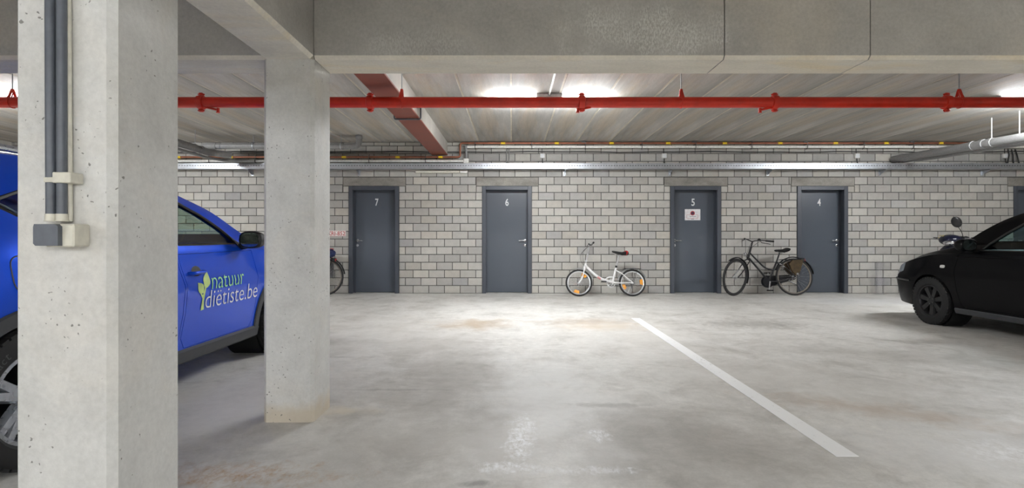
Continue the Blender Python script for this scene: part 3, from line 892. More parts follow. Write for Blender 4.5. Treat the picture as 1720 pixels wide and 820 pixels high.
d5 = DOORS[2]
nx, ny, nz = WX(1163.2, WALL_Y + .15), WALL_Y + .15, WZ(360.8, WALL_Y + .15)
nt = thing('notice', 'white paper notice with a round red emblem taped to door 5', 'notice', (nx, ny, nz))
obj('sheet', MB().cbox(-.152, .152, -.0035, 0, -.108, .108, .001), M['paper'], nt, None)
obj('emblem', MB().lathe([(.044, 0), (.044, .001), (.030, .001), (.030, 0)], (0, -.0035, .030), (0, -1, 0), 24, True), M['red_print'], nt, None)
obj('emblem_disc', MB().lathe([(.031, 0), (.031, .0009), (0, .0009)], (0, -.0035, .030), (0, -1, 0), 24), M['dark_print'], nt, None)
mb = MB()
for (a, b, c_, d_) in ((-.115, .105, -.003, .001), (-.115, .105, -.072, -.068), (-.115, -.111, -.072, .001), (.101, .105, -.072, .001)):
    mb.box(a, b, -.0045, -.0035, c_, d_)
obj('text_box', mb, M['red_print'], nt, None)
mb = MB()
for (a, b, z) in ((-.055, .065, -.034), (-.03, .03, -.085)):
    n = 9
    for i in range(n):
        u = a + (b - a) * i / n
        mb.box(u, u + (b - a) / n * .7, -.0045, -.0035, z - .006, z + .006 - .003 * (i % 2))
obj('small_print', mb, M['dark_print'], nt, None)

# ================================================================== BICYCLES
M['bike_white'] = plain('white_bike_paint', (232, 232, 232), .3)
M['bike_black'] = plain('black_bike_paint', (28, 29, 32), .3)
M['tyre'] = plain('bicycle_tyre', (40, 40, 41), .75)
M['tyre_tan'] = plain('dusty_tyre', (92, 86, 78), .8)
M['rim_tan'] = plain('dusty_rim', (120, 112, 102), .6)
M['rim_dark'] = plain('dark_rim', (44, 44, 46), .45)
M['pink_print'] = plain('faded_red_decal', (214, 150, 150), .5)
M['amber'] = plain('amber_reflector', (226, 150, 30), .25)
M['red_plastic'] = plain('red_plastic', (190, 36, 40), .35)
M['pannier'] = plain('brown_canvas', (70, 56, 34), .85, var=.2, scale=18)
M['blue_cloth'] = plain('navy_cloth', (40, 52, 92), .8, var=.25, scale=20)
M['grey_cloth'] = plain('grey_cloth', (120, 120, 122), .85, var=.1)
M['alu'] = plain('aluminium', (196, 198, 200), .3, .85)

def bike_wheel(root, name, c, r, xf, rim_mat, tyre_mat, reflectors=(), tw=.0185, spoke_n=28):
    c = Vector(c)
    mb = MB().lathe([(r - tw + tw * math.cos(t), tw * math.sin(t)) for t in [2 * PI * i / 8 for i in range(8)]], c, (0, 1, 0), 40, True)
    wh = obj(name, mb.xf(xf), tyre_mat, root)
    ri = r - 2 * tw
    mb = MB().lathe([(ri + .008, -.012), (ri + .008, .012), (ri - .014, .009), (ri - .014, -.009)], c, (0, 1, 0), 40, True)
    obj('rim', mb.xf(xf), rim_mat, wh)
    mb = MB()
    for k in range(spoke_n):
        t = 2 * PI * k / spoke_n; s = 1 if k % 2 else -1; t2 = t + s * .5 * (1 if (k // 2) % 2 else -1)
        mb.tube([c + Vector((math.cos(t) * (ri - .01), 0, math.sin(t) * (ri - .01))), c + Vector((math.cos(t2) * .02, s * .028, math.sin(t2) * .02))], .0014, 4, False)
    tag(obj('spokes', mb.xf(xf), M['steel'], wh, None), kind='stuff')
    obj('hub', MB().lathe([(.008, -.055), (.008, -.035), (.024, -.032), (.024, -.026), (.015, -.02), (.015, .02), (.024, .026), (.024, .032), (.008, .035), (.008, .055)], c, (0, 1, 0), 12).xf(xf), M['alu'], wh)
    for t in reflectors:
        d = Vector((math.cos(t), 0, math.sin(t))); e = Vector((-math.sin(t), 0, math.cos(t)))
        q = c + d * (ri * .78)
        mb = MB()
        vs = [q + d * a * .026 + e * b * (.055 if a > 0 else .038) + Vector((0, y, 0)) for y in (-.012, .012) for a, b in ((-1, -1), (-1, 1), (1, 1), (1, -1))]
        mb.add(vs, [(0, 1, 2, 3), (4, 5, 6, 7), (0, 1, 5, 4), (1, 2, 6, 5), (2, 3, 7, 6), (3, 0, 4, 7)])
        obj('reflector', mb.xf(xf), M['amber'], wh, None)
    return wh

def guard(root, c, r, a0, a1, xf, m, w=.028, name='mudguard'):
    vs = []; fs = []; n = 22
    for i in range(n + 1):
        t = a0 + (a1 - a0) * i / n
        for (dr, dy) in ((0, -w), (.014, -w * .5), (.017, 0), (.014, w * .5), (0, w)):
            vs.append(Vector(c) + Vector((math.cos(t) * (r + dr), dy, math.sin(t) * (r + dr))))
    for i in range(n):
        for k in range(4):
            fs.append((i * 5 + k, i * 5 + k + 1, i * 5 + 6 + k, i * 5 + 5 + k))
    n0 = len(vs)
    vs += [v - (v - Vector(c)).normalized() * .002 for v in vs[:n0]]
    fs += [tuple(i + n0 for i in f[::-1]) for f in fs]
    for i in range(n):
        for k in (0, 4): fs.append((i * 5 + k, i * 5 + 5 + k, n0 + i * 5 + 5 + k, n0 + i * 5 + k))
    return obj(name, MB().add(vs, fs).xf(xf), m, root)

def saddle(root, c, L, W, m, rear=None, tilt=0.0):
    "nose towards -x"
    vs = []; fs = []; N = 12; K = 12
    prof = [(-.5, .012, .014), (-.42, .032, .026), (-.25, .042, .030), (-.05, .055, .034), (.12, .080, .042), (.30, .105, .052), (.42, .10, .044), (.49, .07, .034), (.5, .04, .02)]
    for (u, hw, hh) in prof:
        for k in range(K):
            t = 2 * PI * k / K
            z = hh * math.sin(t); z = z * (.55 if z > 0 else 1.0) + .02 * (u > .2)
            vs.append(Vector(c) + Vector((u * L, hw * math.cos(t) * W / .21, z - .06 * u * tilt)))
    for i in range(len(prof) - 1):
        for k in range(K):
            fs.append((i * K + k, i * K + (k + 1) % K, (i + 1) * K + (k + 1) % K, (i + 1) * K + k))
    fs.append(tuple(range(K))[::-1]); fs.append(tuple(range((len(prof) - 1) * K, len(prof) * K)))
    s = obj('saddle', MB().add(vs, fs), m, root)
    if rear: obj('saddle_panel', MB().ball(Vector(c) + Vector((L * .36, 0, -.004)), L * .155, W * .5, .045), rear, s)
    mb = MB()
    for y in (-.022, .022): mb.tube([Vector(c) + Vector((-L * .4, y * .4, -.015)), Vector(c) + Vector((-L * .1, y, -.055)), Vector(c) + Vector((L * .15, y, -.055)), Vector(c) + Vector((L * .35, y * 1.6, -.03))], .0035, 6)
    obj('saddle_rail', mb, M['steel'], s)
    return s

def crank(root, c, ang, ring_r, m_ring, guard_disc=False, arm=.165, m_arm=None):
    c = Vector(c); m_arm = m_arm or M['alu']
    r = obj('chainring', MB().lathe([(ring_r, -.003), (ring_r, .003), (ring_r - .014, .003), (ring_r - .014, -.003)], c + Vector((0, .045, 0)), (0, 1, 0), 28, True), m_ring, root)
    mb = MB()
    for k in range(5):
        t = 2 * PI * k / 5
        mb.tube([c + Vector((0, .045, 0)), c + Vector((math.cos(t) * (ring_r - .01), .045, math.sin(t) * (ring_r - .01)))], .007, 6)
    obj('spider', mb, m_ring, r)
    for s in (-1, 1):
        a = ang + (PI if s > 0 else 0)
        e = c + Vector((math.cos(a) * arm, s * .075, math.sin(a) * arm))
        k = obj('crank_arm', MB().tube([c + Vector((0, s * .03, 0)), c + Vector((0, s * .06, 0)), e], [.012, .013, .010], 8), m_arm, root)
        obj('pedal', MB().cbox(e.x - .045, e.x + .045, min(e.y, e.y + s * .09), max(e.y, e.y + s * .09), e.z - .012, e.z + .012, .005), M['black_plastic'], k, None)

# ---------------- white folding bicycle, facing left
SW = 92.5
def W(px, py): return Vector(((px - 1018) / SW, 0, (498.6 - py) / SW))
def T(cx, cy): return W(940 + cx / 7.452, 395 + cy / 7.452)
wb = thing('bicycle', 'small white folding bicycle leaning on the wall between doors 6 and 5', 'bicycle', ((1018 - CX) / SW, 9.78, 0))
wb.rotation_euler = (math.radians(-7), 0, 0)
I4 = Matrix.Identity(4)
fh, rh, R20 = T(248, 612), T(922, 610), .246
fh.z = rh.z = R20
bike_wheel(wb, 'front_wheel', fh, R20, I4, M['alu'], M['tyre'], (math.radians(-105), math.radians(55)))
bike_wheel(wb, 'rear_wheel', rh, R20, I4, M['alu'], M['tyre'], (math.radians(5), math.radians(205)))
fr = MB().tube(rpath([T(325, 375), T(440, 492), T(530, 553), T(610, 585), T(690, 592)], .12, 5), .024, 12)
fr.tube(rpath([T(575, 570), T(615, 530), T(690, 530)], .06, 4), .012, 10)
fr.tube([T(672, 605), T(712, 440), T(725, 400)], .018, 12)
fr.tube([T(338, 355), T(315, 440)], .021, 12)
fr.lathe([(.022, -.036), (.022, .036)], T(665, 608), (0, 1, 0), 12)
for y in (-.05, .05):
    o = Vector((0, y, 0))
    fr.tube([T(720, 445) + o * .3, T(780, 482) + o, rh + o], .009, 8)
    fr.tube([T(680, 600) + o * .5, T(760, 605) + o, rh + o], .009, 8)
frame = obj('frame', fr, M['bike_white'], wb)
obj('decal', MB().lathe([(.0245, -.035), (.0252, -.035), (.0252, .035), (.0245, .035)], T(505, 538), (T(530, 553) - T(440, 492)), 12), M['pink_print'], frame)
fk = MB()
for y in (-.05, .05):
    o = Vector((0, y, 0))
    fk.tube(rpath([T(318, 432), T(310, 455) + o, T(290, 540) + o, fh + o], .1, 4), [.013] * 11 + [.008] if False else .011, 8)
fk.tube([T(318, 432) - Vector((0, .05, 0)), T(318, 432) + Vector((0, .05, 0))], .013, 8)
obj('fork', fk, M['bike_white'], wb)
st = MB().tube([T(340, 345), T(352, 300), T(388, 150)], .014, 10).tube([T(344, 325) - Vector((0, .03, 0)), T(344, 325) + Vector((0, .03, 0))], .02, 8)
obj('stem', st, M['alu'], wb)
hb = T(392, 130)
bar = MB().tube(rpath([hb + Vector((.02, -.27, .02)), hb + Vector((-.01, -.12, 0)), hb, hb + Vector((-.01, .12, .01)), hb + Vector((.04, .27, .06))], .05), .011, 8)
hbar = obj('handlebar', bar, M['alu'], wb)
for s, dz in ((-1, .02), (1, .055)):
    a = hb + Vector((.015, s * .18, dz * .6)); b = hb + Vector((.03, s * .29, dz + .005))
    obj('grip', MB().tube([a, b], .017, 10), M['black_rubber'], hbar)
    obj('brake_lever', MB().tube([a + Vector((-.02, 0, -.005)), a + Vector((-.045, s * .03, -.03)), b + Vector((-.03, 0, -.05))], .006, 6), M['black_plastic'], hbar)
cb = MB()
for k, (x, y) in enumerate(((285, 235), (305, 225), (270, 260))):
    cb.tube(rpath([hb + Vector((-.02, -.1 + .08 * k, -.01)), T(x, y - 20) + Vector((0, -.05 + .05 * k, 0)), T(x + 5, y + 70), T(325, 400)], .1, 4), .003, 5)
obj('brake_cable', cb, M['cable'], wb)
obj('seat_post', MB().tube([T(722, 410), T(757, 262)], .0135, 10), M['alu'], wb)
obj('seat_clamp', MB().tube([T(721, 412), T(727, 386)], .021, 10), M['black_plastic'], wb)
saddle(wb, T(777, 222), .30, .20, M['black_plastic'], M['red_plastic'], 1.0)
crank(wb, T(660, 610), math.radians(170), .075, M['alu'])
obj('chain', MB().tube([T(660, 575) + Vector((0, .045, 0)), rh + Vector((0, .045, .035))], .004, 5).tube([T(660, 645) + Vector((0, .045, 0)), rh + Vector((0, .045, -.06))], .004, 5), M['galv_dark'], wb)
obj('derailleur', MB().lathe([(.045, .03), (.045, .05), (.02, .05)], rh, (0, 1, 0), 16).tube([rh + Vector((0, .05, -.02)), rh + Vector((.0, .05, -.10))], .012, 8), M['galv_dark'], wb)
guard(wb, fh, R20 + .012, math.radians(105), math.radians(15), I4, M['alu'])
guard(wb, rh, R20 + .012, math.radians(170), math.radians(20), I4, M['alu'])
rk = MB()
z = T(0, 425).z
for y in (-.06, .06): rk.tube([(T(815, 0).x, y, z), (T(1030, 0).x, y, z - .004)], .005, 6)
for x in (830, 900, 960, 1020): rk.tube([(T(x, 0).x, -.06, z), (T(x, 0).x, .06, z)], .004, 6)
for y in (-.06, .06): rk.tube([(T(985, 0).x, y, z), rh + Vector((.01, y, .01))], .004, 6)
obj('rack', rk, M['black_plastic'], wb)

# ---------------- black city bicycle, facing left, wheel turned
SB = 90.4
def city_bike(root, frame_mat, load, steer, xref=1290.0):
    def W(px, py): return Vector(((px - xref) / SB, 0, (496.3 - py) / SB))
    def T(cx, cy): return W(1200 + cx / 5.858, 370 + cy / 5.858)
    R = .345
    rh = T(785, 0); rh.z = R
    fh = T(165, 0); fh.z = R
    ht, hbm = T(388, 215), T(335, 385)
    ax = (ht - hbm).normalized()
    S = Matrix.Translation(hbm) @ Matrix.Rotation(steer, 4, ax) @ Matrix.Translation(-hbm)
    bike_wheel(root, 'rear_wheel', rh, R, I4, M['rim_tan'], M['tyre'], tw=.019)
    low = Vector(fh)
    bike_wheel(root, 'front_wheel', low, R, S, M['rim_dark'], M['tyre'], tw=.019)
    f = MB().tube([T(372, 262), hbm], .021, 12)
    f.tube(rpath([T(362, 325), T(500, 472), T(590, 492)], .1, 5), .015, 10)
    f.tube(rpath([T(348, 372), T(450, 498), T(532, 600)], .1, 5), .018, 10)
    f.tube([T(532, 604), T(625, 395)], .016, 10)
    f.lathe([(.024, -.038), (.024, .038)], T(532, 604), (0, 1, 0), 12)
    for y in (-.055, .055):
        o = Vector((0, y, 0))
        f.tube([T(618, 410) + o * .3, T(680, 460) + o, rh + o], .008, 8)
        f.tube([T(540, 604) + o * .5, T(640, 600) + o, rh + o], .009, 8)
    fr = obj('frame', f, frame_mat, root)
    fk = MB()
    for y in (-.055, .055):
        o = Vector((0, y, 0))
        fk.tube(rpath([hbm, hbm + o - ax * .02, hbm * .35 + fh * .65 + o + Vector((.03, 0, 0)), fh + o], .08, 4), .010, 8)
    obj('fork', fk.xf(S), frame_mat, root)
    hs = ht + ax * .01
    b = MB().tube([T(372, 262), hs], .013, 10)
    bar = [hs + Vector((.17, -.30, .03)), hs + Vector((.02, -.16, .04)), hs + Vector((-.03, -.05, .02)), hs, hs + Vector((-.03, .05, .02)), hs + Vector((.02, .16, .04)), hs + Vector((.17, .30, .03))]
    b.tube(rpath(bar, .05), .011, 8)
    hb = obj('handlebar', b.xf(S), M['bike_black'], root)
    for s in (-1, 1):
        g = MB().tube([hs + Vector((.07, s * .215, .036)), hs + Vector((.18, s * .31, .03))], .017, 10)
        obj('grip', g.xf(S), M['black_rubber'], hb)
        g = MB().tube([hs + Vector((.0, s * .16, .03)), hs + Vector((-.02, s * .20, .0)), hs + Vector((.10, s * .30, -.02))], .006, 6)
        obj('brake_lever', g.xf(S), M['black_plastic'], hb)
    obj('bell', MB().ball(hs + Vector((.02, -.12, .05)), .028, .028, .024).xf(S), M['black_plastic'], hb)
    lp = hbm + Vector((-.085, 0, .09))
    l = obj('headlamp', MB().lathe([(.012, -.045), (.03, -.02), (.036, .015), (.034, .02)], lp, (-1, 0, 0), 16).xf(S), M['chrome'], root)
    obj('lamp_bracket', MB().tube([lp, hbm + Vector((-.0, 0, .06))], .006, 6).xf(S), M['steel'], l)
    cb = MB()
    for k in range(3):
        cb.tube(rpath([hs + Vector((.0, -.15 + .15 * k, .02)), hs + Vector((-.11, -.06 + .06 * k, -.10 - .02 * k)), hbm + Vector((-.05, 0, .02 + .02 * k))], .1, 5), .003, 5)
    obj('brake_cable', cb.xf(S), M['cable'], root)
    obj('seat_post', MB().tube([T(620, 405), T(655, 315)], .0135, 10), M['bike_black'], root)
    saddle(root, T(675, 296), .27, .21, M['black_rubber'])
    crank(root, T(532, 604), math.radians(258), .095, M['bike_black'])
    obj('chain_case', MB().lathe([(.0, .04), (.115, .04), (.115, .058), (.0, .058)], T(532, 604), (0, 1, 0), 24).prism([(T(532, 0).x, T(0, 548).z), (rh.x + .05, rh.z + .045), (rh.x + .07, rh.z), (rh.x + .05, rh.z - .045), (T(532, 0).x, T(0, 660).z)], .04, .058, 'xz'), M['bike_black'], root, 40)
    obj('chain_guard', MB().lathe([(.0, -.05), (.07, -.05), (.07, -.04), (.0, -.04)], T(505, 604), (0, 1, 0), 20), M['bike_black'], root)
    guard(root, rh, R + .015, math.radians(160), math.radians(8), I4, M['bike_black'])
    guard(root, fh, R + .015, math.radians(125), math.radians(-20), S, M['bike_black'])
    rk = MB(); z = T(0, 388).z
    for y in (-.065, 0, .065): rk.tube([(T(655, 0).x, y, z), (T(865, 0).x, y, z)], .006, 6)
    for x in (665, 730, 800, 860): rk.tube([(T(x, 0).x, -.065, z), (T(x, 0).x, .065, z)], .005, 6)
    for y in (-.07, .07): rk.tube([(T(835, 0).x, y, z), rh + Vector((.02, y, .01))], .006, 6).tube([(T(740, 0).x, y, z), rh + Vector((.0, y, .01))], .005, 6)
    obj('rack', rk, M['bike_black'], root)
    tl = obj('rear_lamp', MB().cbox(T(850, 0).x, T(888, 0).x, -.045, .045, T(0, 410).z, T(0, 372).z, .01), M['black_plastic'], root, None)
    obj('lens', MB().cbox(T(888, 0).x - .003, T(888, 0).x + .006, -.04, .04, T(0, 405).z, T(0, 380).z, .003), M['red_plastic'], tl, None)
    for s in (-1, 1):
        if load == 'pannier':
            poly = [(712, 432), (742, 396), (845, 392), (838, 425), (800, 540), (772, 540), (735, 500)]
            p = obj('pannier', MB().prism([(T(a, b_).x, T(a, b_).z) for a, b_ in poly], *sorted((s * .075, s * .13)), 'xz'), M['pannier'], root, None)
            obj('pannier_buckle', MB().cbox(T(775, 0).x, T(795, 0).x, *sorted((s * .13, s * .136)), T(0, 540).z, T(0, 520).z, .002), M['steel'], p, None)
        else:
            poly = [(650, 395), (845, 392), (838, 560), (660, 560)]
            p = obj('pannier', MB().prism([(T(a, b_).x, T(a, b_).z) for a, b_ in poly], *sorted((s * .075, s * .16)), 'xz'), M['grey_cloth'], root, None)
            obj('pannier_strap', MB().cbox(T(745, 0).x, T(765, 0).x, *sorted((s * .16, s * .165)), T(0, 520).z, T(0, 395).z, .002), M['black_plastic'], p, None)
    obj('kickstand', MB().tube([T(720, 596) + Vector((0, -.05, 0)), T(790, 640) + Vector((0, -.09, 0))], .009, 8), M['bike_black'], root)
    return T
bb = thing('bicycle', 'black city bicycle with brown panniers and turned front wheel, leaning beside door 4', 'bicycle', ((1290 - CX) / SB, 9.93, 0))
bb.rotation_euler = (math.radians(-5), 0, 0)
city_bike(bb, M['bike_black'], 'pannier', math.radians(32))

hb3 = thing('bicycle', 'bicycle mostly hidden behind the further column, only one wheel showing left of door 7', 'bicycle', ((502 - CX) / SB, 9.93, 0))
hb3.rotation_euler = (math.radians(-4), 0, 0)
Tc = city_bike(hb3, M['bike_black'], 'bag', 0.0)
q = Tc(770, 385)
bag = thing('bundle', 'navy and red bundle strapped on the rack of the half-hidden bicycle', 'bag', (hb3.location.x + q.x, hb3.location.y + .05, q.z + .055))
mb = MB()
for k in range(9):
    mb.ball((random.uniform(-.16, .16), random.uniform(-.08, .08), .05 + random.uniform(-.02, .05)), random.uniform(.07, .11), .09, random.uniform(.05, .075), 10, 6)
obj('cloth', mb, M['blue_cloth'], bag)
mb = MB()
for k in range(3):
    x = -.12 + .11 * k
    mb.tube([(x, -.12, .0), (x + .02, -.14, .06), (x + .03, -.08, .14), (x + .04, .08, .14), (x + .05, .13, .02)], .009, 6)
obj('cord', mb, M['red_plastic'], bag)

# ---------------- scooter half hidden behind the black car
M['scooter_blue'] = plain('dark_blue_scooter_paint', (20, 23, 44), .25)
SX, SY = 8.08, 9.62
sc = thing('scooter', 'dark blue motor scooter with round mirror, half hidden behind the black car', 'scooter', (SX, SY, 0))
sc.rotation_euler = (0, 0, math.radians(18))
for nm, x in (('front_wheel', -.45), ('rear_wheel', .78)):
    wv = obj(nm, MB().lathe([(.235, -.03), (.245, 0), (.235, .03), (.20, .05), (.15, .045), (.15, -.045), (.20, -.05)], (x, 0, .245), (0, 1, 0), 28, True), M['tyre'], sc)
    obj('rim', MB().lathe([(.15, -.04), (.15, .04), (.05, .03), (.05, -.03)], (x, 0, .245), (0, 1, 0), 20, True), M['alu'], wv)
obj('fork', MB().tube([(-.45, -.07, .245), (-.30, -.06, .75)], .022, 8).tube([(-.45, .07, .245), (-.30, .06, .75)], .022, 8), M['black_plastic'], sc)
obj('front_mudguard', MB().lathe([(.255, -.06), (.27, 0), (.255, .06), (.24, .06), (.25, 0), (.24, -.06)], (-.45, 0, .245), (0, 1, 0), 28, True), M['scooter_blue'], sc)
sh = MB()
for z, x, hw, d in ((.30, -.18, .16, .04), (.50, -.24, .19, .06), (.72, -.30, .19, .08), (.88, -.33, .15, .07), (.94, -.33, .09, .05)):
    pass
lay = [(.28, -.10, .14, .05), (.50, -.20, .19, .06), (.72, -.28, .19, .08), (.86, -.31, .16, .08), (.93, -.31, .09, .05)]
vs = []; fs = []; K = 14
for z, x, hw, d in lay:
    for k in range(K):
        t = 2 * PI * k / K; vs.append((x + d * math.cos(t), hw * math.sin(t), z))
for i in range(len(lay) - 1):
    for k in range(K): fs.append((i * K + k, i * K + (k + 1) % K, (i + 1) * K + (k + 1) % K, (i + 1) * K + k))
fs += [tuple(range(K))[::-1], tuple(range((len(lay) - 1) * K, len(lay) * K))]
obj('leg_shield', sh.add(vs, fs), M['scooter_blue'], sc)
hd = obj('handlebar_cowl', MB().ball((-.30, 0, 1.03), .14, .18, .10, 16, 10), M['scooter_blue'], sc)
obj('headlight', MB().ball((-.385, -.03, .985), .06, .10, .05, 14, 8), M['chrome'], hd)
obj('indicator', MB().ball((-.36, -.14, .96), .04, .045, .025, 10, 6), M['red_plastic'], hd)
obj('instrument_cover', MB().cbox(-.30, -.16, -.12, .12, 1.06, 1.10, .012), M['black_plastic'], hd, None)
hbm_ = obj('handlebar', MB().tube(rpath([(-.16, -.36, 1.06), (-.26, -.18, 1.05), (-.26, .18, 1.05), (-.16, .36, 1.06)], .06), .014, 8), M['black_plastic'], sc)
for s in (-1, 1):
    obj('grip', MB().tube([(-.20, s * .27, 1.057), (-.155, s * .37, 1.062)], .02, 10), M['black_rubber'], hbm_)
    obj('brake_lever', MB().tube([(-.25, s * .2, 1.06), (-.27, s * .25, 1.06), (-.23, s * .36, 1.06)], .006, 6), M['steel'], hbm_)
for s, lx in ((-1, -.46),):
    st = obj('mirror_stalk', MB().tube([(-.235, s * .17, 1.06), (-.33, s * .2, 1.17), (lx, s * .22, 1.27)], .006, 6), M['black_plastic'], sc)
    mm = MB().ball((0, 0, 0), .042, .075, .105, 14, 10)
    mm.xf(Matrix.Translation((lx - .045, s * .23, 1.34)) @ Matrix.Rotation(math.radians(-30), 4, 'Y') @ Matrix.Rotation(math.radians(30), 4, 'Z'))
    obj('mirror', mm, M['black_plastic'], st)
obj('floorboard', MB().cbox(-.16, .30, -.16, .16, .26, .32, .02), M['black_plastic'], sc, None)
tailp = [(.20, .30), (.24, .70), (.40, .74), (1.0, .78), (1.12, .72), (.95, .50), (.60, .34)]
obj('tail_body', MB().prism(tailp, -.15, .15, 'xz'), M['scooter_blue'], sc, None)
obj('seat', MB().ball((.62, 0, .80), .42, .15, .065, 18, 10), M['black_rubber'], sc)
obj('windbreak', MB().ball((-.16, .16, 1.03), .08, .06, .07, 10, 6).ball((-.16, -.16, 1.03), .08, .06, .07, 10, 6), M['black_plastic'], hd)
obj('center_stand', MB().tube([(.45, -.12, .30), (.50, -.16, .01)], .012, 6).tube([(.45, .12, .30), (.50, .16, .01)], .012, 6), M['black_plastic'], sc)
lf = thing('leafy_scrap', 'small yellowish dried plant tuft on the scooter front', 'plant', (SX - .36, SY - .02, 1.04))
mb = MB()
for k in range(16):
    a = random.uniform(0, 2 * PI); r = random.uniform(.03, .07); z = random.uniform(.0, .09)
    p = Vector((math.cos(a) * r * .7, math.sin(a) * r, z)); d = Vector((random.uniform(-1, 1), random.uniform(-1, 1), .8)).normalized() * .045; n_ = d.orthogonal().normalized() * .012
    mb.add([p - d * .5, p + n_, p + d * .6, p - n_, p + Vector((0, 0, .003))], [(0, 1, 4), (1, 2, 4), (2, 3, 4), (3, 0, 4), (0, 3, 2, 1)])
M['dry'] = plain('dry_leaf', (170, 158, 104), .8)
tag(obj('leaves', mb, M['dry'], lf, None), kind='stuff')

# ---------------- clear plastic roll on the floor by the wall
mb = MB().lathe([(.085, 0), (.085, .004), (.076, .012), (.074, .60), (.070, .60), (.072, .012)], ((1477.5 - CX) / 88.6, 10.16, 0), (0, 0, 1), 28, True)
center_origin(tag(obj('plastic_tube', mb, M['clear'], None), 'clear plastic tube standing on the floor against the wall left of the black car', 'tube'))

# ================================================================== CARS
def car_paint(name, c, metal=.3, rough=.3, coat=1.0, spec=.2):
    t = NT(name)
    n = t.noise(t.coords(), 900, 2)
    base = t.mix(t.ramp(n, .35, .65), lin(tuple(x * .93 for x in c)), lin(c))
    return t.out(base, rough, metal, Coat_Weight=coat, Coat_Roughness=.04, Coat_IOR=1.45, Specular_IOR_Level=spec)
M['car_blue'] = car_paint('blue_car_paint', (0, 76, 220), .3, .3, .65, .1)
M['car_black'] = car_paint('black_car_paint', (5, 5, 8), .0, .4, .15, .06)
M['cladding'] = plain('grey_cladding', (62, 64, 68), .6)
M['trim'] = plain('black_trim', (16, 16, 17), .4)
M['liner'] = plain('wheel_well', (12, 12, 12), .9)
M['interior'] = plain('interior_cloth', (44, 45, 48), .8)
M['dash'] = plain('dashboard', (34, 35, 38), .6)
M['car_tyre'] = plain('car_tyre', (22, 22, 23), .75)
M['alloy'] = plain('silver_alloy', (176, 180, 186), .28, .85)
M['alloy_black'] = plain('black_alloy', (46, 46, 48), .38, .5)
M['lamp_glass'] = plain('lamp_glass', (170, 176, 182), .08, .3)
M['lamp_white'] = plain('side_lamp_lens', (214, 214, 210), .2)
M['tail_red'] = plain('tail_lamp_red', (150, 16, 20), .15)
M['mirror'] = plain('mirror_glass', (170, 180, 180), .05, 1.0)
M['green_print'] = plain('green_lettering', (160, 226, 160), .45, var=.02)
M['leaf_print'] = plain('leaf_print', (196, 222, 140), .45, var=.08, scale=12)
M['white_print'] = plain('white_lettering', (222, 226, 236), .45, var=.02)
M['tyre_print'] = plain('tyre_lettering', (64, 64, 66), .7)

def curve(tab):
    xs = [t[0] for t in tab]; ys = [t[1] for t in tab]; n = len(xs)
    d = [(ys[i + 1] - ys[i]) / (xs[i + 1] - xs[i]) for i in range(n - 1)]
    m = [d[0]] + [0 if d[i - 1] * d[i] <= 0 else 2 * d[i - 1] * d[i] / (d[i - 1] + d[i]) for i in range(1, n - 1)] + [d[-1]]
    def f(x):
        if x <= xs[0]: return ys[0]
        if x >= xs[-1]: return ys[-1]
        i = 0
        while xs[i + 1] < x: i += 1
        h = xs[i + 1] - xs[i]; t = (x - xs[i]) / h
        return (2 * t ** 3 - 3 * t * t + 1) * ys[i] + (t ** 3 - 2 * t * t + t) * h * m[i] + (-2 * t ** 3 + 3 * t * t) * ys[i + 1] + (t ** 3 - t * t) * h * m[i + 1]
    return f

def bool_mesh(a, b, op):
    oa = D.objects.new('work_a', a); ob = D.objects.new('work_b', b)
    COL.objects.link(oa); COL.objects.link(ob)
    md = oa.modifiers.new('b', 'BOOLEAN'); md.operation = op; md.object = ob; md.solver = 'EXACT'
    bpy.context.view_layer.update()
    dg = bpy.context.evaluated_depsgraph_get()
    me = D.meshes.new_from_object(oa.evaluated_get(dg))
    D.objects.remove(oa); D.objects.remove(ob)
    return me

